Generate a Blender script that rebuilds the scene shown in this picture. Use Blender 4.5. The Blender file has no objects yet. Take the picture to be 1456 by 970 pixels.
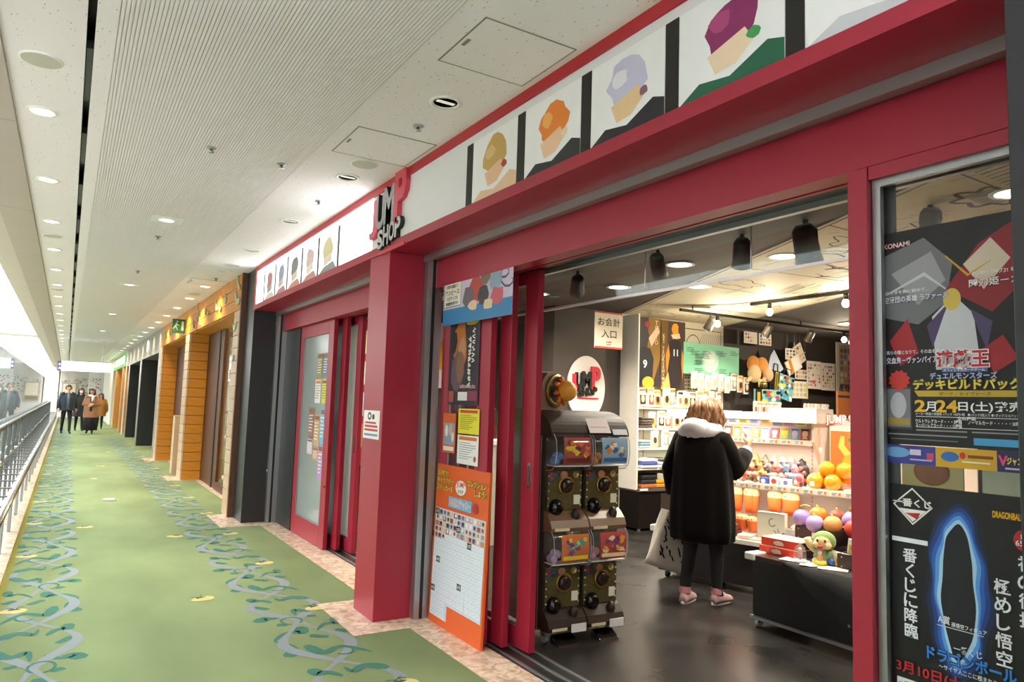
import bpy, bmesh, math, random
from mathutils import Vector, Matrix, noise
random.seed(7)
SC = bpy.context.scene
COL = SC.collection

# ------------------------------------------------------------------ camera
cam = bpy.data.cameras.new('camera'); cam.sensor_width = 36.0; cam.lens = 36.0*1016/1456
cam.clip_start = 0.05; cam.clip_end = 300
cam_o = bpy.data.objects.new('camera', cam); COL.objects.link(cam_o)
CR = Matrix(((0.84876987, -0.07492726, -0.52342681), (-0.52781642, -0.06086982, -0.84717454), (0.03161557, 0.99532948, -0.09121231)))
cam_o.matrix_world = Matrix.Translation((0, 0, 1.48)) @ CR.to_4x4()
SC.camera = cam_o
# ------------------------------------------------------------------ world, exposure
w = bpy.data.worlds.new('overcast_sky'); SC.world = w; w.use_nodes = True
bg = w.node_tree.nodes['Background']; bg.inputs[0].default_value = (0.93, 0.95, 1.0, 1); bg.inputs[1].default_value = 9.0
SC.view_settings.view_transform = 'Standard'; SC.view_settings.look = 'None'
SC.view_settings.gamma = 1.0; SC.view_settings.use_curve_mapping = False
SC.view_settings.exposure = 0.52
SC.cycles.max_bounces = 6; SC.cycles.diffuse_bounces = 4; SC.cycles.transparent_max_bounces = 12
SC.cycles.caustics_reflective = False; SC.cycles.caustics_refractive = False
SC.cycles.sample_clamp_indirect = 6.0
E_DOWN = 7.0      # corridor downlights, W each
E_SHOP = 24.0      # shop downlights
E_SPOT = 28.0     # shop track spots

# ------------------------------------------------------------------ materials
def lin(h):
    h = h.lstrip('#'); r = []
    for i in (0, 2, 4):
        c = int(h[i:i+2], 16)/255
        r.append(c/12.92 if c <= .04045 else ((c+.055)/1.055)**2.4)
    return (*r, 1.0)
MC = {}
def mat(h, rough=.55, metal=0.0, emit=0.0, var=.05, scale=9.0, bump=0.0, coat=0.0, spec=.5, sheen=0.0, alpha=1.0):
    key = (h, rough, metal, emit, var, scale, bump, coat, spec, sheen, alpha)
    if key in MC: return MC[key]
    m = bpy.data.materials.new('mat_'+h.lstrip('#')+'_%d' % len(MC)); m.use_nodes = True
    nt = m.node_tree; p = nt.nodes['Principled BSDF']
    tc = nt.nodes.new('ShaderNodeTexCoord'); nz = nt.nodes.new('ShaderNodeTexNoise')
    nz.inputs['Scale'].default_value = scale; nz.inputs['Detail'].default_value = 3
    nt.links.new(tc.outputs['Object'], nz.inputs['Vector'])
    mx = nt.nodes.new('ShaderNodeMix'); mx.data_type = 'RGBA'; c = lin(h)
    mx.inputs[6].default_value = tuple(min(1, x*(1-var)) for x in c[:3])+(1,)
    mx.inputs[7].default_value = tuple(min(1, x*(1+var)) for x in c[:3])+(1,)
    nt.links.new(nz.outputs['Fac'], mx.inputs[0]); nt.links.new(mx.outputs[2], p.inputs['Base Color'])
    p.inputs['Roughness'].default_value = rough; p.inputs['Metallic'].default_value = metal
    p.inputs['Coat Weight'].default_value = coat; p.inputs['Specular IOR Level'].default_value = spec
    p.inputs['Sheen Weight'].default_value = sheen
    if emit:
        p.inputs['Emission Color'].default_value = c; p.inputs['Emission Strength'].default_value = emit
    if alpha < 1: p.inputs['Alpha'].default_value = alpha
    if bump:
        bm = nt.nodes.new('ShaderNodeBump'); bm.inputs['Strength'].default_value = bump; bm.inputs['Distance'].default_value = .004
        n2 = nt.nodes.new('ShaderNodeTexNoise'); n2.inputs['Scale'].default_value = scale*25
        nt.links.new(tc.outputs['Object'], n2.inputs['Vector'])
        nt.links.new(n2.outputs['Fac'], bm.inputs['Height']); nt.links.new(bm.outputs[0], p.inputs['Normal'])
    MC[key] = m; return m
def P(h): return mat(h, .5, var=.03)                       # printed colour
def glass_mat(name, tint=(1, 1, 1), ior=1.5, rough=0.0, haze=0.0, hazecol=(.8, .85, .85)):
    m = bpy.data.materials.new(name); m.use_nodes = True; nt = m.node_tree; nt.nodes.clear()
    out = nt.nodes.new('ShaderNodeOutputMaterial'); fr = nt.nodes.new('ShaderNodeFresnel'); 
    ge = nt.nodes.new('ShaderNodeNewGeometry'); io = nt.nodes.new('ShaderNodeMapRange'); io.inputs[3].default_value = ior; io.inputs[4].default_value = 1/ior
    nt.links.new(ge.outputs['Backfacing'], io.inputs[0]); nt.links.new(io.outputs[0], fr.inputs['IOR'])
    tr = nt.nodes.new('ShaderNodeBsdfTransparent'); tr.inputs[0].default_value = (*tint, 1)
    gl = nt.nodes.new('ShaderNodeBsdfGlossy'); gl.inputs['Roughness'].default_value = rough
    mx = nt.nodes.new('ShaderNodeMixShader'); nt.links.new(fr.outputs[0], mx.inputs[0])
    base = tr
    if haze:
        df = nt.nodes.new('ShaderNodeBsdfDiffuse'); df.inputs[0].default_value = (*hazecol, 1)
        tl = nt.nodes.new('ShaderNodeBsdfTranslucent'); tl.inputs[0].default_value = (*hazecol, 1)
        ad = nt.nodes.new('ShaderNodeMixShader'); ad.inputs[0].default_value = .5
        nt.links.new(df.outputs[0], ad.inputs[1]); nt.links.new(tl.outputs[0], ad.inputs[2])
        nz = nt.nodes.new('ShaderNodeTexNoise'); nz.inputs['Scale'].default_value = 2.0
        mr = nt.nodes.new('ShaderNodeMapRange'); mr.inputs[3].default_value = haze-.06; mr.inputs[4].default_value = min(1, haze+.06)
        nt.links.new(nz.outputs['Fac'], mr.inputs[0])
        b2 = nt.nodes.new('ShaderNodeMixShader'); nt.links.new(mr.outputs[0], b2.inputs[0])
        nt.links.new(tr.outputs[0], b2.inputs[1]); nt.links.new(ad.outputs[0], b2.inputs[2]); base = b2
    nt.links.new(base.outputs[0], mx.inputs[1]); nt.links.new(gl.outputs[0], mx.inputs[2]); nt.links.new(mx.outputs[0], out.inputs[0])
    return m
GLASS = glass_mat('clear_glass', (.96, .98, .97)); FROST = glass_mat('frosted_glass', (.9, .95, .95), haze=.8, hazecol=(.66, .72, .73), rough=.15)
RAILGLASS = glass_mat('railing_glass', (.90, .96, .95), ior=1.65); PLASTIC = glass_mat('clear_plastic', (.97, .97, .97), ior=1.45, rough=.03, haze=.10, hazecol=(.9, .92, .95))
POLY = glass_mat('polythene_bag', (.95, .95, .95), ior=1.5, rough=.1, haze=.25, hazecol=(.9, .9, .9))
RED = mat('#a3243a', .40, var=.03, scale=2); REDT = mat('#b3202f', .45, var=.03)
BLACK = mat('#141414', .45, var=.1); CHAR = mat('#25272a', .35, var=.06); INK = mat('#151313', .6)
STEEL = mat('#b9bcbd', .22, 1.0, var=.03); ALU = mat('#a9acae', .35, .85, var=.04); DGREY = mat('#3c3a38', .6)
WHITE = mat('#eeeeec', .45, var=.02); OFFW = mat('#dddad4', .55); WALLW = mat('#d9d6d0', .8, var=.03)
SHOPDARK = mat('#443d39', .6, var=.12, scale=3); SKIN = mat('#e2b394', .55, var=.06, scale=20)

def node_mat(name, fn):
    m = bpy.data.materials.new(name); m.use_nodes = True; fn(m.node_tree, m.node_tree.nodes['Principled BSDF']); return m
def _speck(nt, p):      # acoustic ceiling board: pale with small fissures
    tc = nt.nodes.new('ShaderNodeTexCoord'); mp = nt.nodes.new('ShaderNodeMapping'); mp.inputs['Scale'].default_value = (46, 17, 46); mp.inputs['Rotation'].default_value = (0, 0, .6)
    v = nt.nodes.new('ShaderNodeTexVoronoi'); v.inputs['Scale'].default_value = 1.0; v.inputs['Randomness'].default_value = 1
    nz = nt.nodes.new('ShaderNodeTexNoise'); nz.inputs['Scale'].default_value = 30
    ad = nt.nodes.new('ShaderNodeMath'); ad.operation = 'MULTIPLY_ADD'; ad.inputs[1].default_value = .35
    cr = nt.nodes.new('ShaderNodeValToRGB'); cr.color_ramp.elements[0].position = .22; cr.color_ramp.elements[0].color = lin('#8f8b8c')
    cr.color_ramp.elements[1].position = .31; cr.color_ramp.elements[1].color = lin('#f1ebf0')
    nt.links.new(tc.outputs['Object'], mp.inputs[0]); nt.links.new(mp.outputs[0], v.inputs['Vector']); nt.links.new(mp.outputs[0], nz.inputs['Vector'])
    nt.links.new(nz.outputs['Fac'], ad.inputs[0]); nt.links.new(v.outputs['Distance'], ad.inputs[2])
    nt.links.new(ad.outputs[0], cr.inputs[0]); nt.links.new(cr.outputs[0], p.inputs['Base Color']); p.inputs['Roughness'].default_value = .9
SPECK = node_mat('acoustic_board', _speck)
def _carpet(nt, p):
    tc = nt.nodes.new('ShaderNodeTexCoord'); n1 = nt.nodes.new('ShaderNodeTexNoise'); n1.inputs['Scale'].default_value = 1.3; n1.inputs['Detail'].default_value = 6
    n2 = nt.nodes.new('ShaderNodeTexNoise'); n2.inputs['Scale'].default_value = 420
    mp = nt.nodes.new('ShaderNodeMapping'); mp.inputs['Scale'].default_value = (1, .45, 1)
    nt.links.new(tc.outputs['Object'], mp.inputs[0]); nt.links.new(mp.outputs[0], n1.inputs['Vector']); nt.links.new(tc.outputs['Object'], n2.inputs['Vector'])
    cr = nt.nodes.new('ShaderNodeValToRGB'); cr.color_ramp.elements[0].position = .35; cr.color_ramp.elements[0].color = lin('#68754f')
    cr.color_ramp.elements[1].position = .65; cr.color_ramp.elements[1].color = lin('#7a885f')
    nt.links.new(n1.outputs['Fac'], cr.inputs[0]); nt.links.new(cr.outputs[0], p.inputs['Base Color'])
    b = nt.nodes.new('ShaderNodeBump'); b.inputs['Strength'].default_value = .5; b.inputs['Distance'].default_value = .004
    nt.links.new(n2.outputs['Fac'], b.inputs['Height']); nt.links.new(b.outputs[0], p.inputs['Normal'])
    p.inputs['Roughness'].default_value = .9; p.inputs['Specular IOR Level'].default_value = .25
CARPET = node_mat('green_carpet', _carpet)
def _marble(nt, p):
    tc = nt.nodes.new('ShaderNodeTexCoord'); n1 = nt.nodes.new('ShaderNodeTexNoise'); n1.inputs['Scale'].default_value = 14; n1.inputs['Detail'].default_value = 8; n1.inputs['Distortion'].default_value = 1.2
    cr = nt.nodes.new('ShaderNodeValToRGB'); cr.color_ramp.elements[0].position = .35; cr.color_ramp.elements[0].color = lin('#b89a82')
    cr.color_ramp.elements[1].position = .62; cr.color_ramp.elements[1].color = lin('#e0cdb8')
    nt.links.new(tc.outputs['Object'], n1.inputs['Vector']); nt.links.new(n1.outputs['Fac'], cr.inputs[0]); nt.links.new(cr.outputs[0], p.inputs['Base Color']); p.inputs['Roughness'].default_value = .25
MARBLE = node_mat('beige_marble', _marble)
def _blackfloor(nt, p):
    tc = nt.nodes.new('ShaderNodeTexCoord'); n1 = nt.nodes.new('ShaderNodeTexNoise'); n1.inputs['Scale'].default_value = 2.2; n1.inputs['Detail'].default_value = 7
    cr = nt.nodes.new('ShaderNodeValToRGB'); cr.color_ramp.elements[0].position = .3; cr.color_ramp.elements[0].color = lin('#1d1c1b'); cr.color_ramp.elements[1].position = .7; cr.color_ramp.elements[1].color = lin('#33302e')
    mr = nt.nodes.new('ShaderNodeMapRange'); mr.inputs[3].default_value = .18; mr.inputs[4].default_value = .42
    nt.links.new(tc.outputs['Object'], n1.inputs['Vector']); nt.links.new(n1.outputs['Fac'], cr.inputs[0]); nt.links.new(n1.outputs['Fac'], mr.inputs[0])
    nt.links.new(cr.outputs[0], p.inputs['Base Color']); nt.links.new(mr.outputs[0], p.inputs['Roughness'])
BFLOOR = node_mat('worn_black_floor', _blackfloor)
def wood_mat(name, c1, c2, rough=.5, sc=(1, 1, 14)):
    def fn(nt, p):
        tc = nt.nodes.new('ShaderNodeTexCoord'); mp = nt.nodes.new('ShaderNodeMapping'); mp.inputs['Scale'].default_value = sc
        n1 = nt.nodes.new('ShaderNodeTexNoise'); n1.inputs['Scale'].default_value = 5; n1.inputs['Detail'].default_value = 5
        cr = nt.nodes.new('ShaderNodeValToRGB'); cr.color_ramp.elements[0].position = .3; cr.color_ramp.elements[0].color = lin(c1); cr.color_ramp.elements[1].position = .7; cr.color_ramp.elements[1].color = lin(c2)
        nt.links.new(tc.outputs['Object'], mp.inputs[0]); nt.links.new(mp.outputs[0], n1.inputs['Vector']); nt.links.new(n1.outputs['Fac'], cr.inputs[0]); nt.links.new(cr.outputs[0], p.inputs['Base Color']); p.inputs['Roughness'].default_value = rough
    return node_mat(name, fn)
ORANGE = wood_mat('orange_plank', '#c07a1c', '#d08b28'); TAN = wood_mat('pale_plank', '#c2a283', '#d0b295'); WOODP = wood_mat('honey_wood', '#c98a44', '#d89b55', sc=(8, 8, 1)); BROWNW = wood_mat('brown_wood', '#4a2c1c', '#5f3a25', sc=(8, 8, 1))

# ------------------------------------------------------------------ mesh builder
class B:
    def __init__(s): s.v = []; s.f = []; s.m = []; s.sm = []; s.mats = []
    def mi(s, m):
        if m not in s.mats: s.mats.append(m)
        return s.mats.index(m)
    def add(s, vs, fs, m, smooth=False, T=None):
        o = len(s.v); k = s.mi(m)
        s.v += [tuple(T @ Vector(v)) if T is not None else tuple(v) for v in vs]
        for f in fs: s.f.append([o+i for i in f]); s.m.append(k); s.sm.append(smooth)
        return s
    def box(s, x0, y0, z0, x1, y1, z1, m, T=None, bev=0.0):
        x0, x1 = min(x0, x1), max(x0, x1); y0, y1 = min(y0, y1), max(y0, y1); z0, z1 = min(z0, z1), max(z0, z1)
        if bev:
            c = Vector(((x0+x1)/2, (y0+y1)/2, (z0+z1)/2)); h = ((x1-x0)/2, (y1-y0)/2, (z1-z0)/2); b = min(bev, min(h)*.9)
            bm = bmesh.new(); bmesh.ops.create_cube(bm, size=1.0)
            for v in bm.verts: v.co = Vector((v.co.x*2*h[0], v.co.y*2*h[1], v.co.z*2*h[2]))+c
            bmesh.ops.bevel(bm, geom=bm.edges[:], offset=b, segments=2, affect='EDGES', profile=.5)
            bm.verts.ensure_lookup_table(); vs = [v.co.copy() for v in bm.verts]; fs = [[v.index for v in f.verts] for f in bm.faces]; bm.free()
            return s.add(vs, fs, m, False, T)
        vs = [(x0, y0, z0), (x1, y0, z0), (x1, y1, z0), (x0, y1, z0), (x0, y0, z1), (x1, y0, z1), (x1, y1, z1), (x0, y1, z1)]
        return s.add(vs, [(0, 3, 2, 1), (4, 5, 6, 7), (0, 1, 5, 4), (1, 2, 6, 5), (2, 3, 7, 6), (3, 0, 4, 7)], m, False, T)
    def loft(s, rings, m, cap0=True, cap1=True, smooth=True, T=None, closed=True):
        n = len(rings[0]); vs = [p for r in rings for p in r]; fs = []
        for i in range(len(rings)-1):
            for j in range(n if closed else n-1):
                a = i*n+j; b = i*n+(j+1) % n; fs.append((a, b, b+n, a+n))
        if cap0: fs.append(tuple(range(n))[::-1])
        if cap1: fs.append(tuple((len(rings)-1)*n+j for j in range(n)))
        return s.add(vs, fs, m, smooth, T)
    def tube(s, pts, r, m, n=10, cap=True, T=None, flat=1.0):
        pts = [Vector(p) for p in pts]; rs = r if isinstance(r, (list, tuple)) else [r]*len(pts)
        t0 = (pts[1]-pts[0]).normalized(); up = Vector((0, 0, 1)) if abs(t0.z) < .9 else Vector((1, 0, 0))
        nn = (up-t0*up.dot(t0)).normalized(); rings = []
        for i, p in enumerate(pts):
            t = (pts[min(i+1, len(pts)-1)]-pts[max(i-1, 0)]).normalized()
            nn = (nn-t*nn.dot(t)).normalized(); bb = t.cross(nn)
            rings.append([p+(nn*math.cos(2*math.pi*k/n)+bb*math.sin(2*math.pi*k/n)*flat)*rs[i] for k in range(n)])
        return s.loft(rings, m, cap, cap, True, T)
    def cyl(s, p0, p1, r, m, n=16, r2=None, T=None):
        p0, p1 = Vector(p0), Vector(p1); t = (p1-p0).normalized(); up = Vector((0, 0, 1)) if abs(t.z) < .9 else Vector((1, 0, 0))
        a = (up-t*up.dot(t)).normalized(); b = t.cross(a); r2 = r if r2 is None else r2
        R = [[p+(a*math.cos(2*math.pi*k/n)+b*math.sin(2*math.pi*k/n))*q for k in range(n)] for p, q in ((p0, r), (p1, r2))]
        vs = R[0]+R[1]; s.add(vs, [(k, (k+1) % n, (k+1) % n+n, k+n) for k in range(n)], m, True, T)
        return s.add(vs, [tuple(range(n))[::-1], tuple(range(n, 2*n))], m, False, T)
    def ball(s, c, r, m, n=14, k=9, T=None, fn=None):
        r = r if isinstance(r, (list, tuple)) else (r, r, r); rings = []
        for i in range(k+1):
            ph = -math.pi/2+math.pi*(i+.02 if i == 0 else i-.02 if i == k else i)/k; rings.append([])
            for j in range(n):
                th = 2*math.pi*j/n; d = Vector((math.cos(ph)*math.cos(th), math.cos(ph)*math.sin(th), math.sin(ph))); q = fn(d) if fn else 1
                rings[-1].append((c[0]+d.x*r[0]*q, c[1]+d.y*r[1]*q, c[2]+d.z*r[2]*q))
        return s.loft(rings, m, True, True, True, T)
    def lathe(s, prof, m, n=20, T=None, c=(0, 0)):
        return s.loft([[(c[0]+r*math.cos(2*math.pi*j/n), c[1]+r*math.sin(2*math.pi*j/n), z) for j in range(n)] for r, z in prof], m, True, True, True, T)
    def prism(s, poly, y0, y1, m, T=None, axis='y', smooth=False):   # poly in (a,b); extruded along axis
        def q(a, b, t): return (a, t, b) if axis == 'y' else ((t, a, b) if axis == 'x' else (a, b, t))
        n = len(poly); vs = [q(a, b, y0) for a, b in poly]+[q(a, b, y1) for a, b in poly]
        s.add(vs, [(k, (k+1) % n, (k+1) % n+n, k+n) for k in range(n)], m, smooth, T)
        return s.add(vs, [tuple(range(n))[::-1], tuple(range(n, 2*n))], m, False, T)
    def flat(s, pts, z, m, T=None): return s.add([(x, y, z) for x, y in pts], [tuple(range(len(pts)))], m, False, T)
    def ribbon(s, pts, ws, z, m, T=None):
        pts = [Vector((p[0], p[1])) for p in pts]; ws = ws if isinstance(ws, (list, tuple)) else [ws]*len(pts); vs = []
        for i, p in enumerate(pts):
            t = pts[min(i+1, len(pts)-1)]-pts[max(i-1, 0)]
            t = t.normalized() if t.length > 1e-9 else Vector((1, 0)); nn = Vector((-t.y, t.x))*ws[i]/2
            vs += [(p.x+nn.x, p.y+nn.y, z), (p.x-nn.x, p.y-nn.y, z)]
        return s.add(vs, [(2*i, 2*i+1, 2*i+3, 2*i+2) for i in range(len(pts)-1)], m, False, T)
    def mesh(s, name):
        me = bpy.data.meshes.new(name); me.from_pydata(s.v, [], s.f)
        for m in s.mats: me.materials.append(m)
        me.polygons.foreach_set('material_index', s.m); me.polygons.foreach_set('use_smooth', s.sm); me.update(); return me
    def obj(s, name, parent=None, loc=(0, 0, 0), rz=0.0, M=None, label=None, cat=None, group=None, kind=None):
        me = s.mesh(name)
        bm = bmesh.new(); bm.from_mesh(me); bmesh.ops.recalc_face_normals(bm, faces=bm.faces[:]); bm.to_mesh(me); bm.free()
        o = bpy.data.objects.new(name, me); COL.objects.link(o)
        if M is not None: o.matrix_world = M
        else: o.location = loc; o.rotation_euler = (0, 0, rz)
        if parent is not None: o.parent = parent
        return tag(o, label, cat, group, kind)
def tag(o, label=None, cat=None, group=None, kind=None):
    if label: o['label'] = label
    if cat: o['category'] = cat
    if group: o['group'] = group
    if kind: o['kind'] = kind
    return o
def thing(name, label, cat=None, loc=(0, 0, 0), rz=0.0, group=None, M=None, kind=None):
    o = bpy.data.objects.new(name, None); COL.objects.link(o); o.empty_display_size = .1
    if M is not None: o.matrix_world = M
    else: o.location = loc; o.rotation_euler = (0, 0, rz)
    return tag(o, label, cat, group, kind)
def part(name, me, parent, loc=(0, 0, 0), rot=(0, 0, 0), scale=None):
    o = bpy.data.objects.new(name, me); COL.objects.link(o); o.parent = parent; o.location = loc; o.rotation_euler = rot
    if scale: o.scale = scale
    return o
def copy_tree(o, loc, rz=0.0, label=None, parent=None):
    c = o.copy(); COL.objects.link(c)
    if parent is None: c.location = loc; c.rotation_euler = (0, 0, rz)
    else: c.parent = parent
    if label: c['label'] = label
    for ch in list(o.children): copy_tree(ch, None, parent=c)
    return c
ORD = ['first', 'second', 'third', 'fourth', 'fifth', 'sixth', 'seventh', 'eighth', 'ninth', 'tenth', 'eleventh', 'twelfth', 'thirteenth', 'fourteenth', 'fifteenth', 'sixteenth', 'seventeenth', 'eighteenth', 'nineteenth', 'twentieth', 'twenty-first', 'twenty-second', 'twenty-third', 'twenty-fourth', 'twenty-fifth', 'twenty-sixth', 'twenty-seventh', 'twenty-eighth', 'twenty-ninth', 'thirtieth']
def frame(o, right, up):
    r = Vector(right).normalized(); u = Vector(up).normalized(); n = r.cross(u)
    return Matrix(((r.x, u.x, n.x, o[0]), (r.y, u.y, n.y, o[1]), (r.z, u.z, n.z, o[2]), (0, 0, 0, 1)))
def fac(x, y, z): return frame((x, y, z), (0, -1, 0), (0, 0, 1))         # sheet on the shop front, top-left corner
def bck(x, y, z, tilt=0.0): return frame((x, y, z), (math.cos(tilt), 0, math.sin(tilt)), (-math.sin(tilt), 0, math.cos(tilt)))

# ------------------------------------------------------------------ text
_fc = bpy.data.curves.new('glyphs', 'FONT'); _fo = bpy.data.objects.new('glyphs', _fc)
def glyphs(body, bold=0.0, extrude=0.0, shear=0.0):
    _fc.body = body; _fc.offset = bold; _fc.extrude = extrude; _fc.shear = shear; _fc.resolution_u = 3; _fc.fill_mode = 'BOTH' if extrude else 'FRONT'
    me = bpy.data.meshes.new_from_object(_fo); vs = [v.co.copy() for v in me.vertices]; fs = [tuple(p.vertices) for p in me.polygons]; bpy.data.meshes.remove(me)
    return vs, fs
def put_text(b, body, x, y, h, m, z=.0006, w=None, align='l', bold=.012, vert=False, rot=0.0, extrude=0.0, out=None, outw=.05, shear=0.0):
    """x,y: left (or centre / right) and vertical middle; h: glyph height; w: fitted width"""
    if vert:
        step = (w/len(body)) if w else h*1.05
        for i, ch in enumerate(body): put_text(b, ch, x, y-step*(i+.5), h, m, z, h if w is None else None, 'c', bold, False, 0, extrude, out, outw)
        return
    for mm, bo, dz in ([(out, bold+outw, 0)] if out else [])+[(m, bold, .0004)]:
        vs, fs = glyphs(body, bo, extrude/h if h else 0, shear)
        if not vs: return
        if bo == bold or out is None or mm is m: pass
        ref = glyphs(body, 0, 0, shear)[0]
        x0 = min(v.x for v in ref); x1 = max(v.x for v in ref); y0 = min(v.y for v in ref); y1 = max(v.y for v in ref)
        sy = h/max(y1-y0, .35); sx = (w/max(x1-x0, 1e-6)) if w else sy
        ax = {'l': x0, 'c': (x0+x1)/2, 'r': x1}[align]; c, s_ = math.cos(rot), math.sin(rot); P_ = []
        for v in vs:
            px = (v.x-ax)*sx; py = (v.y-(y0+y1)/2)*sy
            P_.append((x+px*c-py*s_, y+px*s_+py*c, z+dz+v.z*h))
        b.add(P_, fs, mm)
def sheet(name, label, cat, M, w, h, bgc, els=(), thick=.003, group=None, parent=None):
    """flat printed sheet; els in fractions of w,h from the top-left corner"""
    b = B(); texts = []; bm = bgc if not isinstance(bgc, str) else P(bgc); b.box(0, -h, -thick, w, 0, 0, bm); zz = .0003
    def xy(p): return (p[0]*w, -p[1]*h)
    for e in els:
        k = e[0]
        if k == 'r': b.flat([xy((e[1], e[2])), xy((e[3], e[2])), xy((e[3], e[4])), xy((e[1], e[4]))], zz, P(e[5]))
        elif k == 'e':
            rot = e[6] if len(e) > 6 else 0; cx, cy = xy((e[1], e[2])); rx, ry = e[3]*w, e[4]*h
            b.flat([(cx+rx*math.cos(a)*math.cos(rot)-ry*math.sin(a)*math.sin(rot), cy+rx*math.cos(a)*math.sin(rot)+ry*math.sin(a)*math.cos(rot)) for a in [2*math.pi*i/28 for i in range(28)]], zz, P(e[5]))
        elif k == 'p': b.flat([xy(q) for q in e[1]], zz, P(e[2]))
        elif k == 'l': b.ribbon([xy(q) for q in e[1]], [q*w for q in e[2]] if isinstance(e[2], (list, tuple)) else e[2]*w, zz, P(e[3]))
        elif k == 't':
            o = dict(e[6]) if len(e) > 6 else {}
            if 'w' in o: o['w'] = o['w']*(h if o.get('vert') else w)
            if 'out' in o: o['out'] = P(o['out'])
            x, y = xy((e[1], e[2])); t = B(); put_text(t, e[4], x, y, e[3]*h, P(e[5]), .004, **o); texts.append(t); continue
        zz += min(.0002, .0035/max(1, len(els)))
    r = b.obj(name, parent, M=M, label=label, cat=cat, group=group)
    for t in texts: t.obj('lettering', r)
    return r
def wave(n, x0, y0, x1, y1, amp, per, ph=0):
    L = []
    for i in range(n+1):
        q = i/n; dx, dy = x1-x0, y1-y0; l = math.hypot(dx, dy); o = amp*math.sin(2*math.pi*per*q+ph); L.append((x0+dx*q-dy/l*o, y0+dy*q+dx/l*o))
    return L
def struct(b, name, label=None, **k): return b.obj(name, label=label, kind='structure', **k)
# ================================================================== THE SETTING
CZ = 3.07; Y0, Y1 = -7.0, 50.0
b = B(); b.box(-.31, Y0, -.05, 2.32, Y1, 0, CARPET); b.box(2.3, 8.9, -.05, 3.6, Y1, -.001, CARPET)
floor = struct(b, 'floor', 'green corridor carpet with winding vine borders')
# carpet pattern: woven vines, leaves and small winged fruits (flat print in the pile)
GV, TV, OL = mat('#767d80', .9, var=.06), mat('#2f6253', .9, var=.1), mat('#8a8a3a', .9, var=.1)
CRM, BUG = mat('#b3a766', .9, var=.1), mat('#3d3a2c', .9)
vp = B(); lv = B(); bugs = B()
def vine(xc, hw, y0, per, n, flip):
    for k in range(n):
        yb = y0+k*per
        def pt(x, y): return (xc+flip*x*hw, yb+y*per)
        N = 40; zi = 0.0
        for ph, amp, sk in ((0, .78, .10), (math.pi, .70, -.16)):
            L = [pt(amp*math.sin(2*math.pi*i/N+ph)*(1-.15*math.cos(4*math.pi*i/N))+sk*math.sin(4*math.pi*i/N+.5), i/N) for i in range(N+1)]
            W = [hw*(.10+.22*abs(math.sin(math.pi*i/N*2+.5))**1.5) for i in range(N+1)]
            vp.ribbon(L, W, .0010 if ph else .0013, GV)
        for (ax, ay, bx, by, w0, w1, cv, sw) in ((-.95, .02, .35, .20, .08, .26, .20, .5), (.95, .10, .98, .30, .30, .08, -.25, 0), (.98, .30, .1, .44, .10, .30, -.25, .3), (-.25, .36, -.95, .50, .06, .22, -.2, .3), (.95, .56, .2, .64, .34, .08, .1, .2), (-.1, .60, -.95, .74, .08, .28, .2, .4), (-.9, .84, .0, .92, .28, .06, .2, .3), (-.35, .26, .05, .31, .14, .16, 0, 0), (.45, .74, .8, .80, .16, .20, 0, 0), (-.98, .30, -.70, .34, .2, .16, 0, 0), (.2, .84, .7, .95, .10, .26, .12, .2), (.35, .48, .6, .50, .14, .2, 0, 0), (-.6, .56, -.35, .57, .12, .14, 0, 0)):
            L = []; W = []
            for i in range(13):
                q = i/12; L.append(pt(ax+(bx-ax)*q+cv*math.sin(math.pi*q), ay+(by-ay)*q+.12*sw*math.sin(2*math.pi*q))); W.append(hw*1.35*(w0+(w1-w0)*q)*(1 if 0 < i < 12 else .45))
            zi += .00004; lv.ribbon(L, W, (.0015 if ax < .3 else .0003)+zi, TV)
        L = [pt(.15+.28*math.cos(t*.45), .53+.05*math.sin(t*.45)) for t in range(-3, 10)]; zi += .00004; lv.ribbon(L, hw*.07, .0016+zi, TV)
        L = [pt(-.35+.25*math.cos(t*.45+2), .09+.05*math.sin(t*.45+2)) for t in range(-3, 9)]; zi += .00004; lv.ribbon(L, hw*.07, .0016+zi, TV)
def bug(x, y, a=0.0, s=1.0):
    T = Matrix.Translation((x, y, 0)) @ Matrix.Rotation(a, 4, 'Z') @ Matrix.Scale(s, 4)
    bugs.flat([(.085*math.cos(2*math.pi*i/18), .06*math.sin(2*math.pi*i/18)*(1.15 if math.cos(2*math.pi*i/18) > 0 else .9)) for i in range(18)], .0026, CRM, T)
    bugs.flat([(-.03, .02), (.05, .03), (.03, .055), (-.02, .06)], .0030, BUG, T); bugs.ribbon([(.0, .055), (-.01, .085), (-.045, .10)], .007, .0030, BUG, T); bugs.ribbon([(.02, .055), (.03, .085), (.06, .10)], .007, .0030, BUG, T)
vine(-.04, .23, -2.0, 1.9, 20, 1); vine(1.43, .24, -2.2, 1.58, 19, -1)
for k in range(14): bug(-.2, 2.15+1.9*k)
for k in range(16): bug(1.63, .45+1.58*k, .3)
for x, y, a in ((.96, 5.76, .4), (.66, 11.57, 1), (1.08, 8.4, -.5), (.28, 9.31, .2), (.7, 17, .4), (1.0, 21, .9), (.5, 14.5, 2)): bug(x, y, a)
lv.ribbon([(-.295, Y0), (-.295, Y1)], .035, .0012, OL)
vp.obj('vine_print', floor, kind='stuff'); lv.obj('leaf_print', floor, kind='stuff'); bugs.obj('fruit_print', floor, kind='stuff')
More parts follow.
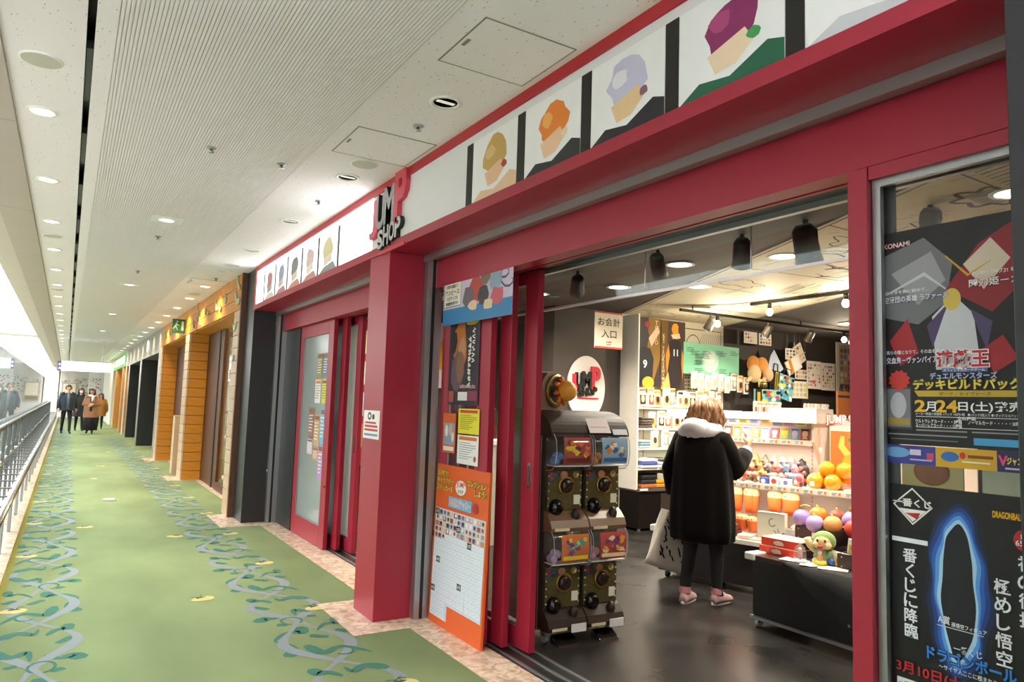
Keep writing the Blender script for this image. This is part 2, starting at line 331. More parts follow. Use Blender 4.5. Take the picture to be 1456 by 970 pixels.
# floor outlets
for i, (x, y) in enumerate(((.62, 11.6), (.62, 24.0))):
    t = thing('floor_outlet', ['grey metal floor outlet cover set in the green carpet, nearer one', 'grey metal floor outlet cover set in the green carpet, farther one'][i], 'outlet', (x, y, 0), .0, 'floor outlets')
    B().box(-.09, -.14, 0, .09, .14, .006, ALU, bev=.003).obj('frame', t); B().box(-.065, -.11, .006, .065, .11, .009, mat('#8f948c', .6)).obj('lid', t)
# marble borders, slab by slab
def slabs(name, label, x0, x1, y0, y1, n, z=.004):
    t = thing(name, label, None, (x0, y0, 0), kind='structure'); L = (y1-y0)/n
    for k in range(n): B().box(0, k*L+.0015, -.03, x1-x0, (k+1)*L-.0015, z+random.uniform(-.0004, .0004), MARBLE).obj('marble_slab', t)
slabs('trim_1', 'beige marble threshold along the red shop doors', 2.04, 2.31, .3, 9.0, 14)
slabs('trim_2', 'beige marble plinth patch around the red pillar', 1.66, 2.039, 4.47, 5.27, 2)
slabs('trim_3', 'beige marble plinth patch around the black pillar', 1.60, 2.039, 8.78, 9.75, 2)
slabs('trim_4', 'beige marble threshold of the orange shop', 2.04, 2.2, 9.76, 13.85, 5); slabs('trim_5', 'beige marble threshold beyond the orange pillar', 2.04, 2.2, 14.6, 18.1, 4)
slabs('trim_6', 'beige marble patch under the orange pillar', 1.6, 2.2, 13.86, 14.59, 1); slabs('trim_7', 'beige marble patch under the far orange pillar', 1.6, 2.2, 18.11, 19.0, 1)
slabs('trim_8', 'pale stone kerb under the glass railing', -.56, -.312, Y0, Y1, 36, .05)
# corridor ceiling
b = B(); b.box(-.37, Y0, CZ, -.045, Y1, CZ+.05, SPECK); b.box(-.012, Y0, CZ, .07, Y1, CZ+.05, SPECK); b.box(1.24, Y0, CZ, 3.6, Y1, CZ+.05, SPECK)
b.box(-.045, Y0, CZ+.12, -.012, Y1, CZ+.14, BLACK); b.box(-.05, Y0, CZ+.02, -.045, Y1, CZ+.14, BLACK); b.box(-.012, Y0, CZ+.02, -.006, Y1, CZ+.14, BLACK)
b.box(-.37, Y0, CZ+.05, 3.6, Y1, CZ+.4, OFFW) if False else None
ceiling = struct(b, 'ceiling', 'speckled pale corridor ceiling with a dark slot')
prof = []; x = .07; pit = .0165
while x < 1.24-.001:
    prof += [(x, CZ+.008), (x+.0035, CZ+.008), (x+.0035, CZ), (x+pit, CZ)]; x += pit
prof.append((1.24, CZ)); vs = [(px, yy, pz) for yy in (Y0, Y1) for px, pz in prof]; n = len(prof)
RIB = mat('#ece6ea', .85, var=.03); b = B(); b.add(vs, [(i, i+1, i+1+n, i+n) for i in range(n-1)], RIB); b.box(.07, Y0, CZ+.03, 1.24, Y1, CZ+.04, RIB)
b.obj('ribbed_panel', ceiling, kind='stuff')
b = B()
for k in range(26): b.box(-.041, 1.2+k*1.3, CZ+.02, -.016, 1.9+k*1.3, CZ+.06, mat('#3b3b3b', .5))
b.obj('slot_diffuser', ceiling, kind='stuff')
# roof over corridor (blocks the sky)
b = B(); b.box(-.84, Y0, CZ+.42, 12.5, Y1, CZ+.5, OFFW); struct(b, 'ceiling', 'concrete slab over the corridor')
# bulkhead at the atrium edge: stone-look soffit panels
t = thing('trim_9', 'grey soffit panels along the atrium edge', None, (-.84, 0, CZ), kind='structure'); SOF = mat('#b3a9a1', .7, var=.05, scale=3); SOF2 = mat('#c4bcb5', .7, var=.05, scale=3)
for k in range(24):
    yy = Y0+k*2.4; B().box(.22, yy+.004, -.02, .468, yy+2.396, .42, SOF).obj('soffit_panel', t); B().box(0, yy+.004, .0, .219, yy+2.396, .42, SOF2).obj('soffit_panel', t)
# atrium beyond the railing
b = B(); b.box(-9.2, Y0, -4, -9.0, 60, 9, mat('#a09c94', .8)); struct(b, 'wall_left', 'pale wall across the atrium')
b = B(); b.box(-9.2, Y0, -4.2, -.56, 60, -4, mat('#a3a58c', .8)); struct(b, 'floor', 'atrium floor below the gallery')
b = B(); b.box(-.62, Y0, -4, -.56, Y1, .0, WALLW); struct(b, 'wall_void', 'slab edge under the railing')
b = B(); b.box(-1.05, Y0, -4, -.95, 3.2, CZ+.42, WALLW); b.box(-9.0, 3.1, -4, -1.05, 3.2, 9, WALLW); struct(b, 'wall_shade_beside', 'unseen pale wall added beside the viewer to darken the near corridor')  # unseen wall added to keep daylight off the near corridor
b = B(); b.box(-9.2, 50, -4, -.4, 50.2, 5, WALLW); struct(b, 'wall_atrium_end', 'pale end wall of the atrium')
b = B(); b.box(-9, 24.6, CZ+.02, -.84, 25.6, CZ+.7, OFFW); struct(b, 'trim_10', 'white bridge beam crossing the atrium')
b = B(); b.box(-9, 25.75, CZ-.02, -1.0, 26.6, CZ+.04, mat('#ffffff', .5, emit=3.0)); b.obj('strip_light', loc=(0, 0, 0), label='bright lighting strip under the atrium bridge', cat='light')
for k in range(3):
    b = B(); b.box(-9, 30+k*6, CZ+.3, -.84, 30.25+k*6, CZ+.5, ALU); struct(b, 'trim_%d' % (11+k), 'grey skylight mullion crossing the atrium')
b = B(); b.box(-9.0, Y0, 4.2, -7.4, 49, 4.5, OFFW); struct(b, 'trim_14', 'white upper gallery slab across the atrium')
t = thing('gallery_railing', 'glass railing of the upper gallery across the atrium', 'railing', (-7.4, 10, 4.5))
B().box(0, -10, 0, .02, 36, 1.05, RAILGLASS).obj('glass_panel', t); B().tube([(0, -10, 1.08), (0, 36, 1.08)], .03, STEEL).obj('handrail', t)
for k in range(16): B().box(-.02, -10+k*3, 0, .02, -9.95+k*3, 1.08, ALU).obj('post', t)
# far end
b = B(); b.box(-.45, Y1, 0, 1.05, Y1+.2, CZ, mat('#cfcac4', .8)); b.box(1.05, Y1-.02, 0, 1.85, Y1+.2, CZ, mat('#eef0f2', .7)); far = struct(b, 'wall_far', 'pale far end wall of the corridor')
t = thing('wall_brick', 'pale brick pier at the far end of the corridor', None, (1.85, Y1-1.2, 0), kind='structure'); bm_ = mat('#b9b79a', .8, var=.08)
B().box(.0, .02, 0, 1.4, 1.3, CZ, mat('#a9a68a', .9)).obj('mortar', t)
bk = [B().box(0, 0, 0, w_, .03, .075, bm_).mesh('brick') for w_ in (.22, .11)]
for r in range(34):
    for c in range(6): part('brick', bk[0], t, (.004+c*.23-(.11 if r % 2 else 0)+(.11 if r % 2 else 0), 0, .005+r*.09))
dots = B(); rr = random.Random(3)
for k in range(90):
    x = rr.uniform(-.3, 1.75); z = 1.35+rr.random()*1.0; c = rr.choice(['#55605a', '#8d8f86', '#b9b9b4', '#7c8f6a'] if x < 1.1 else ['#c63d78', '#d77aa4', '#5b4a60', '#c9c6cc']); dots.cyl((x, Y1-.035, z), (x, Y1-.021, z), .035, P(c), 10)
dots.obj('wall_dot_decor', far, kind='stuff')
b = B(); b.box(-.28, Y1-.08, .95, .5, Y1-.02, 2.05, mat('#a89f8e', .7)); b.box(-.2, Y1-.085, 1.0, .42, Y1-.075, 1.2, mat('#7b6a45', .7)); b.box(-.2, Y1-.085, 1.25, .42, Y1-.075, 1.98, mat('#d8cdb4', .7)); b.obj('display_niche', loc=(0, 0, 0), label='cream framed display niche in the far wall', cat='display')
b = B(); b.box(-.37, Y0-.2, 0, 3.6, Y0, CZ, WALLW); struct(b, 'wall_near', 'pale wall behind the viewer')

# ------------------------------------------------------------------ downlights
def downlight(loc, label, r=.075, group='corridor downlights', power=E_DOWN, col=(1, .93, .83), lit=True, lens=5.0, half=False, spread=2.2):
    t = thing('downlight', label, 'ceiling light', loc, group=group)
    n = 24; b = B()
    b.loft([[(q*math.cos(2*math.pi*k/n), q*math.sin(2*math.pi*k/n), z) for k in range(n)] for q, z in ((r*1.25, 0), (r*1.25, -.006), (r, -.008), (r*.96, 0.02))], WHITE, False, False); b.obj('trim_ring', t)
    if half:
        b = B(); b.lathe([(r*.95, .0), (r*.9, .012), (r*.6, .02)], mat('#8f8b84', .25, .8), 20); b.obj('reflector', t); B().box(-r*.75, -r*.2, -.002, r*.75, r*.2, .008, mat('#fff3e0', .4, emit=lens)).obj('lamp', t)
    else: B().cyl((0, 0, .004), (0, 0, -.003), r*.95, mat('#fff6e8' if lit else '#c9c5bb', .4, emit=lens if lit else 0), 24).obj('lens', t)
    if lit and power:
        L = bpy.data.lights.new('downlight_lamp', 'AREA'); L.shape = 'DISK'; L.size = r*1.6; L.energy = power; L.color = col; L.spread = spread
        lo = bpy.data.objects.new('downlight_lamp', L); COL.objects.link(lo); lo.parent = t; lo.location = (0, 0, -.02)
    return t
for k in range(26):
    downlight((-.24, -1.4+1.545*k, CZ), 'round white downlight, %s from the near end of the ceiling strip by the railing' % ORD[k], .062, 'downlights in the strip beside the dark slot', E_DOWN*.8)
for k in range(28):
    warm = k > 7
    downlight((1.585, -1.34+1.55*k, CZ), 'round downlight, %s from the near end of the row along the shop fronts' % ORD[k], .068, 'downlights in the row along the shop fronts', E_DOWN*(1.5 if warm else 0), (1, .8, .5) if warm else (1, .95, .9), half=not warm, lens=.25 if not warm else 6.0)
for k, y in enumerate((-2.1, 2.5, 7.1, 11.7, 16.3, 20.9)):
    downlight((.655, y, CZ), 'round downlight, %s from the near end of the row in the ribbed ceiling' % ORD[k], .062, 'downlights in the ribbed ceiling', E_DOWN*1.6, (1, .9, .72), spread=1.6)
for (x, y, s) in ((.655, 7.1, .11), (.655, 11.7, .11)):
    b = B(); b.box(-.13, -.13, -.0015, .13, .13, .0, WHITE); b.obj('downlight_plate', loc=(x, y, CZ), label='square white plate around the ribbed ceiling downlight, %s one' % ('nearer' if y < 8 else 'farther'), cat='plate')
for k, (x, y) in enumerate(((-.225, 4.02), (-.245, 8.6), (-.245, 13.1), (1.58, 4.51), (1.58, 9.0), (1.57, 12.0))):
    t = thing('ceiling_speaker', ['round grille speaker in the ceiling strip nearest the viewer', 'round grille speaker in the narrow ceiling strip, second along', 'round grille speaker in the narrow ceiling strip, third along', 'round grille speaker in the ceiling just above the shop logo', 'round grille speaker in the ceiling near the black pillar', 'round grille speaker in the ceiling over the orange shop'][k], 'speaker', (x, y, CZ), group='ceiling speakers')
    B().lathe([(.092, 0), (.092, -.005), (.085, -.007)], WHITE, 24).obj('rim', t); B().cyl((0, 0, -.005), (0, 0, -.009), .083, mat('#c9c6b8', .7, bump=.6, scale=30), 24).obj('grille', t)
for k, (x, y) in enumerate(((.67, 4.82), (1.12, 4.86), (1.6, 3.69), (.66, 7.9), (1.6, 5.6), (1.59, 10.2), (.66, 10.3))):
    t = thing('sprinkler', 'small metal sprinkler head on the corridor ceiling, %s nearest the viewer' % ORD[[1, 2, 0, 4, 3, 5, 6][k]], 'sprinkler', (x, y, CZ), group='ceiling sprinklers')
    B().lathe([(.03, 0), (.03, -.006), (.012, -.01)], ALU, 16).obj('rosette', t); B().lathe([(.01, -.01), (.01, -.025), (.02, -.027), (.02, -.03)], STEEL, 12).obj('head', t)
for k, (x0, x1, y0, y1) in enumerate(((1.345, 1.81, 2.46, 2.91), (1.32, 1.82, 3.9, 4.4), (1.32, 1.8, 10.4, 10.9))):
    t = thing('ceiling_hatch', ['square access hatch in the ceiling above the character panels, nearest one', 'square access hatch in the ceiling beside the shop logo', 'square access hatch in the ceiling outside the orange shop'][k], 'hatch', (x0, y0, CZ), group='ceiling access hatches')
    q = B(); e = .006; X, Y = x1-x0, y1-y0; GR = mat('#8b8880', .6)
    for bx in ((0, 0, X, e), (0, Y-e, X, Y), (0, 0, e, Y), (X-e, 0, X, Y)): q.box(bx[0], bx[1], -.003, bx[2], bx[3], 0, GR)
    q.obj('frame', t); B().box(e, e, -.002, X-e, Y-e, 0, SPECK).obj('panel', t); B().box(.02, Y/2-.03, -.006, .035, Y/2+.03, -.002, GR).obj('latch', t)

# ------------------------------------------------------------------ shop front: pillars, fascia, header
b = B(); b.box(1.86, 4.68, 0.004, 2.13, 5.06, 2.545, RED, bev=.003); pil = struct(b, 'trim_15', 'crimson square pillar between the two shop entrances')
b = B(); b.box(1.86, 8.99, .004, 2.13, 9.47, CZ, CHAR, bev=.003); struct(b, 'trim_16', 'black pillar at the far end of the red shop front')
b = B(); b.box(1.86, .22, .004, 2.4, .79, CZ, CHAR, bev=.003); struct(b, 'trim_17', 'black pillar at the near end of the red shop front')
FX = 1.86
t = thing('trim_18', 'white and crimson fascia over the shop front', None, (0, 0, 0), kind='structure')
B().box(FX-.012, .79, 3.012, 2.2, 8.985, CZ, REDT).obj('top_rail', t)
B().box(FX-.012, .79, 2.545, FX+.03, 8.985, 2.605, RED).obj('bottom_lip', t)
B().box(FX+.03, .79, 2.545, 2.12, 8.985, 2.575, RED).obj('soffit', t)
B().box(FX-.012, 8.94, 2.605, FX+.02, 8.985, 3.012, REDT).obj('end_cap', t)
B().box(FX, .79, 2.605, FX+.05, 5.05, 3.012, mat('#e4e4e8', .35, var=.02)).obj('white_panel', t)
B().box(FX, 5.05, 2.605, FX+.05, 8.94, 3.012, mat('#ffffff', .4, emit=3.2, var=.01)).obj('glowing_box', t)  # glow added here for the bright wash on fascia and ceiling
# shutter rail
t = thing('trim_19', 'grey shutter rail under the red soffit', None, (2.12, 0, 0), kind='structure')
B().box(0, .79, 2.50, .03, 8.99, 2.575, ALU).obj('rail_edge', t); B().box(.03, .79, 2.545, .055, 8.99, 2.57, BLACK).obj('slot', t); B().box(.055, .79, 2.515, .08, 8.99, 2.57, ALU).obj('rail_edge', t)
# headers
t = thing('trim_20', 'crimson header over the sliding doors', None, (2.2, 0, 0), kind='structure')
B().box(0, .79, 2.31, .10, 4.66, 2.545, RED).obj('header_panel', t); B().box(0, 5.06, 2.31, .10, 8.9, 2.545, RED).obj('header_panel', t)
B().box(.10, .79, 2.36, .16, 8.9, 2.70, BLACK).obj('track_recess', t); B().box(.16, .79, 2.325, .18, 8.9, 2.70, REDT).obj('track_cover', t); B().box(.18, .79, 2.34, .30, 8.9, 2.70, BLACK).obj('track_recess', t)
B().box(.30, .79, 2.315, .33, 8.9, 2.735, ALU).obj('track_edge', t)
b = B(); b.box(2.2, .3, 2.70, 2.53, 9.0, CZ+.05, SHOPDARK); b.box(1.92, .79, 2.58, 2.2, 8.98, CZ, SHOPDARK); struct(b, 'wall_block_front', 'unseen light-blocking wall above the shop doors')  # unseen wall behind the fascia, put in to block light
# shutter guides
def guide(name, label, y, s):
    t = thing(name, label, None, (2.13, y, 0), kind='structure')
    B().box(0, 0, .004, .04, s*.06, 2.545, ALU).obj('guide_edge', t); B().box(.04, s*.02, .004, .065, s*.06, 2.545, BLACK).obj('guide_slot', t); B().box(.065, 0, .004, .12, s*.06, 2.545, ALU).obj('guide_edge', t)
guide('trim_21', 'grey shutter guide beside the red pillar', 4.68, -1); guide('trim_22', 'grey shutter guide beside the black pillar', 8.99, -1)
guide('trim_23', 'grey shutter guide on the far side of the red pillar', 5.06, 1); guide('trim_26', 'grey shutter guide at the near black pillar', .79, 1)
b = B(); b.box(2.25, 8.3, .004, 2.31, 8.93, 2.31, CHAR); struct(b, 'trim_24', 'black infill panel beside the far red door')
# ------------------------------------------------------------------ sliding doors
def leaf(parent, x, y0, y1, z0, z1, gm, sl, sr, rb, rt, th=.045, handle=None):
    """door leaf spanning y0 (near) to y1 (far)"""
    B().box(x, y0, z0, x+th, y0+sr, z1, RED, bev=.003).obj('stile', parent); B().box(x, y1-sl, z0, x+th, y1, z1, RED, bev=.003).obj('stile', parent)
    B().box(x, y0+sr, z0, x+th, y1-sl, z0+rb, RED).obj('bottom_rail', parent); B().box(x, y0+sr, z1-rt, x+th, y1-sl, z1, RED).obj('top_rail', parent)
    B().box(x+.016, y0+sr, z0+rb, x+.026, y1-sl, z1-rt, gm).obj('glass_pane', parent)
    g = B(); g.box(x+.005, y0+sr, z0+rb, x+.012, y0+sr+.012, z1-rt, ALU); g.box(x+.005, y1-sl-.012, z0+rb, x+.012, y1-sl, z1-rt, ALU); g.box(x+.005, y0+sr, z0+rb, x+.012, y1-sl, z0+rb+.012, ALU); g.obj('glazing_bead', parent)
    if handle: h = B(); h.box(x-.003, y0+.03, .98, x+.001, y0+.065, 1.14, STEEL); h.box(x-.004, y0+.038, 1.0, x+.002, y0+.057, 1.12, mat('#4b4b4d', .4)); h.obj('handle', parent)
d1 = thing('door_1', 'far crimson sliding door with a frosted fixed pane', None, (0, 0, 0), kind='structure')
leaf(d1, 2.26, 7.10, 8.30, .01, 2.31, FROST, .13, .17, .2, .13); leaf(d1, 2.35, 6.98, 8.2, .015, 2.34, FROST, .09, .13, .12, .08); leaf(d1, 2.44, 6.78, 8.1, .015, 2.34, FROST, .09, .13, .12, .08, handle=True)
d2 = thing('door_2', 'near crimson sliding door beside the sticker board', None, (0, 0, 0), kind='structure')
leaf(d2, 2.27, 3.93, 4.62, .01, 2.31, GLASS, .13, .15, .2, .13); leaf(d2, 2.36, 3.83, 4.6, .015, 2.34, GLASS, .09, .13, .12, .08); leaf(d2, 2.45, 3.67, 4.5, .015, 2.34, GLASS, .09, .14, .12, .08, handle=True)
for y in (7.14, 3.98): B().cyl((2.255, y, .62), (2.262, y, .62), .012, BLACK, 12).obj('keyhole', d1 if y > 5 else d2)
B().cyl((2.262, 4.0, .28), (2.272, 4.0, .28), .022, mat('#9a7a3a', .4, .7), 14).obj('lock', d2)
t = thing('trim_25', 'metal sliding door tracks in the black floor', None, (2.31, 0, 0), kind='structure')
for k in range(3): B().box(.03+k*.09, .9, 0.0, .045+k*.09, 8.3, .006, ALU).obj('track', t)
# near fixed window
w1 = thing('window_1', 'fixed shop window with posters at the right of the opening', None, (0, 0, 0), kind='structure')
B().box(2.2, 1.355, .004, 2.32, 1.425, 2.31, RED, bev=.003).obj('post', w1)
B().box(2.205, .75, .004, 2.31, 1.352, .14, RED).obj('sill', w1); B().box(2.205, .75, 2.265, 2.31, 1.352, 2.31, RED).obj('head', w1)
q = B(); q.box(2.225, 1.325, .14, 2.245, 1.352, 2.265, ALU); q.box(2.225, .8, 2.24, 2.245, 1.325, 2.265, ALU); q.box(2.285, 1.315, .14, 2.30, 1.352, 2.265, ALU); q.obj('glazing_bead', w1)
B().box(2.262, .78, .14, 2.270, 1.352, 2.265, GLASS).obj('glass_pane', w1)
# smoke barrier glass hanging behind the doors
t = thing('smoke_barrier', 'clear glass smoke barrier hanging from the shop ceiling behind the header', 'glass barrier', (2.6, 1.0, 2.735))
B().box(0, 0, -.62, .008, 3.6, 0, GLASS).obj('glass_pane', t); B().box(-.004, 0, -.632, .012, 3.6, -.618, mat('#d8cfd2', .3, .5)).obj('bottom_trim', t)
for y in (.05, 1.15, 1.85, 2.95): B().cyl((-.012, y, -.6), (-.012, y, 0), .004, STEEL, 8).obj('hanger_rod', t)
# ------------------------------------------------------------------ shop shell
SZ = 2.735
b = B(); b.box(2.31, .2, -.05, 12.2, 9.2, 0, BFLOOR); struct(b, 'floor', 'worn glossy black shop floor')
SCEIL = mat('#57504a', .75, var=.08, scale=2)
b = B(); b.box(2.5, .2, SZ, 12.2, 9.2, SZ+.06, SCEIL); sc_ = struct(b, 'ceiling', 'dark grey shop ceiling with a cream comic print band')
CREAM = mat('#e6dcc0', .7, var=.03)
def stripe(t, a): # point on ceiling band: t along (0 far), a across 0..1
    xl, yl = 6.06-.452*t, 7.12-t; return (xl+a*1.93, yl)
b = B(); b.flat([stripe(0, 0), stripe(0, 1), stripe(6.9, 1), stripe(6.9, 0)], SZ-.006, CREAM); b.obj('comic_band', sc_)
LN = mat('#57504a', .8); b = B(); rr = random.Random(11); zt = SZ-.008
def cl(pts, w): b.ribbon([stripe(*p) for p in pts], w, zt, LN)
for a in (.02, .98): cl([(0, a), (6.9, a)], .012)
for t0 in (.9, 2.2, 3.0, 4.3, 5.3): cl([(t0, .02), (t0+rr.uniform(-.3, .3), .98)], .012)
for k in range(26): a = .55+.43*k/26; cl([(2.3, a), (2.95-.2*rr.random(), .5+.9*(a-.5))], .006+.006*rr.random())
for k in range(18): cl([(.95+.02*k, .08+.02*k), (1.05+.05*k, .45+.012*k)], .008)
for k in range(30): a = .05+.9*rr.random(); t0 = 3.1+1.1*rr.random(); cl([(t0, a), (t0+.3*rr.random(), a+.03)], .007)
for k in range(12):                      # scribbled sound-effect strokes
    t0, a0 = .3+6*rr.random(), .15+.7*rr.random(); cl([(t0+.14*math.sin(i*1.1+k)*(i/7), a0+.1*math.cos(i*.9+k)) for i in range(8)], .014)
for k in range(40): t0 = 1.0+5.6*rr.random(); a = .05+.8*rr.random(); cl([(t0, a), (t0+.5*rr.random(), a+.12*rr.random())], .006)
for k in range(34): a = .03+.94*k/34; cl([(5.35, a), (5.9-.3*rr.random(), a+.02)], .006+.006*rr.random())
for t0, a0 in ((.35, .3), (.55, .7), (1.75, .7), (2.5, .25), (3.6, .75), (4.1, .3), (6.3, .5)): cl([(t0+.13*math.sin(q)*(1+.25*math.sin(5*q)), a0+.14*math.cos(q)*(1+.25*math.sin(5*q))) for q in [2*math.pi*i/30 for i in range(31)]], .012)
for k in range(5):                       # bird silhouettes
    t0, a0, s = 3.2+.28*k, .55-.06*k, .5+.16*k; c = Vector(stripe(t0, a0))
    for sg in (-1, 1): b.ribbon([(c.x, c.y), (c.x+sg*.12*s, c.y-.05*s), (c.x+sg*.36*s, c.y-.09*s)], [.07*s, .03*s, .003], zt, LN)
    b.ribbon([(c.x-.03*s, c.y+.12*s), (c.x, c.y), (c.x+.03*s, c.y-.12*s)], [.05*s, .06*s, .02*s], zt-.0005, LN)
for t0, a0, s in ((4.6, .6, .5), (5.2, .3, .45), (5.7, .7, .5), (4.9, .85, .35)):
    c = Vector(stripe(t0, a0)); pts = [(c.x+s*(.5+.1*math.cos(7*q))*math.cos(q)*.8, c.y+s*(.35+.06*math.cos(7*q))*math.sin(q)) for q in [2*math.pi*i/60 for i in range(61)]]; b.ribbon(pts, .03, zt, LN); 
    for k in range(9): b.ribbon([(c.x-.3*s+.07*s*k, c.y-.2*s), (c.x-.22*s+.07*s*k, c.y+.2*s)], .012, zt, LN)
b.obj('line_art', sc_, kind='stuff')
b = B(); b.box(5.0, 7.12, 0, 6.07, 7.2, SZ, SHOPDARK); b.box(7.98, 7.12, 0, 12.2, 7.2, SZ, SHOPDARK); b.box(6.07, 7.12, 0, 7.98, 7.2, SZ, mat('#e3dac6', .7)); wb = struct(b, 'wall_back', 'dark shop back wall with a cream comic print section')
b = B(); M_ = bck(6.07, 7.119, SZ); rr = random.Random(5)
for x0, z0, x1, z1 in ((.08, -.08, .22, -.9), (1.05, -.1, 1.85, -.75), (.08, -1.0, .4, -1.9)): b.ribbon([(x0, z0), (x1, z0), (x1, z1), (x0, z1), (x0, z0)], .012, .002, LN)
b.ribbon([(1.3+.14*math.cos(q), -.35+.17*math.sin(q)) for q in [math.pi*i/12 for i in range(13)]], .012, .002, LN)
b.ribbon([(.1+.02*math.sin(i), -.35-.04*i) for i in range(13)], .02, .002, LN)
for k in range(14): b.ribbon([(1.5+.03*k, -.15), (1.4+.05*k, -.3)], .005, .002, LN)
for k in range(10): x0, z0 = .1+1.7*rr.random(), -.2-1.4*rr.random(); b.ribbon([(x0+.05*math.cos(i*1.3+k), z0+.05*math.sin(i*.9)) for i in range(6)], .012, .002, LN)
o = b.obj('line_art', None, M=M_, kind='stuff'); o.parent = wb
b = B(); b.box(5.0, 7.2, 0, 5.08, 9.0, SZ, SHOPDARK); struct(b, 'wall_side', 'dark side wall behind the cash desk')
b = B(); b.box(2.53, 8.9, 0, 5.08, 9.0, SZ, SHOPDARK); struct(b, 'wall_rear', 'dark rear wall behind the far door')
t = thing('red_display_board', 'red display board with hung packets inside the far door', 'display board', (2.7, 8.88, 0)); B().box(0, -.03, .7, 1.1, .0, 2.55, REDT).obj('board', t); B().box(0, -.3, .62, 1.1, 0, .7, BLACK).obj('ledge', t)
for i in range(5):
    for j in range(4): B().box(.06+i*.21, -.045, .9+j*.4, .22+i*.21, -.031, 1.2+j*.4, mat(['#e2c48a', '#d9d3c6', '#c98a4a', '#e8e0a0', '#b8c6d0'][(i+j*2) % 5], .5)).obj('packet', t)
b = B(); b.box(12.1, .2, 0, 12.2, 7.2, SZ, SHOPDARK); struct(b, 'wall_right', 'dark right wall of the shop')
b = B(); b.box(2.4, .1, 0, 12.2, .2, SZ, SHOPDARK); struct(b, 'wall_near_shop', 'dark near wall of the shop')
b = B(); b.box(2.3, 8.9, 0, 2.53, 9.47, CZ, CHAR); struct(b, 'wall_far_shop', 'party wall to the orange shop')
# ================================================================== FASCIA PANELS AND LOGO
bars = [3.49, 2.945, 2.41, 1.88, 1.34]
for y in bars: B().box(FX-.004, y, 2.606, FX-.0005, y+.068, 2.965, BLACK).obj('black_bar', bpy.data.objects['trim_18'])
for y in (5.82, 6.39, 6.93, 7.47, 7.98, 8.50): B().box(FX-.004, y, 2.606, FX-.0005, y+.05, 2.965, mat('#5a5a5e', .5)).obj('grey_bar', bpy.data.objects['trim_18'])
# plain colour-field pictures (generic stand-ins for the drawn portraits)
def blob(cx, cy, r, n=9, sd=0, sx=1.0):
    rr = random.Random(sd); return [(cx+r*sx*(1+.22*rr.uniform(-1, 1))*math.cos(2*math.pi*i/n), cy+r*(1+.22*rr.uniform(-1, 1))*math.sin(2*math.pi*i/n)) for i in range(n)]
arts = []
for y0, y1, what, main, hi, skin_, cloth, acc, sd in ((3.013, 3.49, 'tan, red and peach', '#c9a25c', '#dcbc7c', '#e9bd9a', '#e6c3a4', '#b3362f', 61), (2.478, 2.945, 'orange and black', '#e8842e', '#f6b25e', '#eec7a6', '#26262c', '#f0d8b8', 62), (1.948, 2.41, 'lilac, silver and black', '#c9c6e2', '#e9e8f4', '#eac79c', '#23222a', '#8a5f6b', 63), (1.408, 1.88, 'plum and green', '#8e2b66', '#b2487f', '#efd6b8', '#1f6148', '#3f9a5a', 64), (.80, 1.34, 'mint and pale grey', '#a7d8cb', '#bfe3da', '#dcdce0', '#c9ccd2', '#8fc4b6', 65)):
    arts.append((y0, y1, what+' colour fields', '#f2f2f5', [('p', blob(.52, .38, .27, 14, sd, .95), main), ('p', blob(.42, .32, .11, 9, sd+9, 1), hi), ('p', [(.30, .62), (.66, .50), (.74, .66), (.58, .82), (.38, .84)], skin_), ('p', [(.02, 1), (.22, .86), (.52, .92), (.86, .74), (1, .8), (1, 1)], cloth), ('p', blob(.74, .60, .06, 8, sd+4, 1), acc)]))
for y0, y1, what, bgc, els in arts:
    sheet('picture_panel', 'white fascia panel printed with '+what, 'picture', fac(FX-.003, y1-.004, 2.965), y1-y0-.008, .355, bgc, els, .003, 'pictures on the near fascia')
larts = [(8.03, 8.50, 'dark red and grey', ['#c98a8a', '#b9b9c0', '#ecdcd2']), (7.52, 7.98, 'violet blue and rose', ['#a6a9cc', '#e6cfc4', '#cf9098']), (6.98, 7.47, 'black, red and cream', ['#8f8d90', '#eee0d2', '#dc9a90']), (6.44, 6.93, 'pale pink and cream', ['#e8cbc8', '#f3eadd', '#d0a09a']), (5.87, 6.39, 'yellow and charcoal', ['#e9dfb4', '#efe4d6', '#9a9a9e'])]  # print colours paled: the bright wash is put into them
LB = mat('#ffffff', .4, emit=1.0, var=.01)  # white sheet with the same added glow
for y0, y1, what, cs in larts:
    sheet('picture_panel', 'fascia panel with added glow and washed-out %s colour fields' % what, 'picture', fac(FX-.003, y1-.004, 2.965), y1-y0-.008, .355, LB, [('p', blob(.5, .42, .3, 12, int(y0*10), .9), cs[0]), ('p', [(.25, .66), (.7, .55), (.75, .75), (.35, .85)], cs[1]), ('p', [(0, 1), (.3, .86), (.8, .8), (1, 1)], cs[2])], .003, 'pictures on the fascia with added glow')
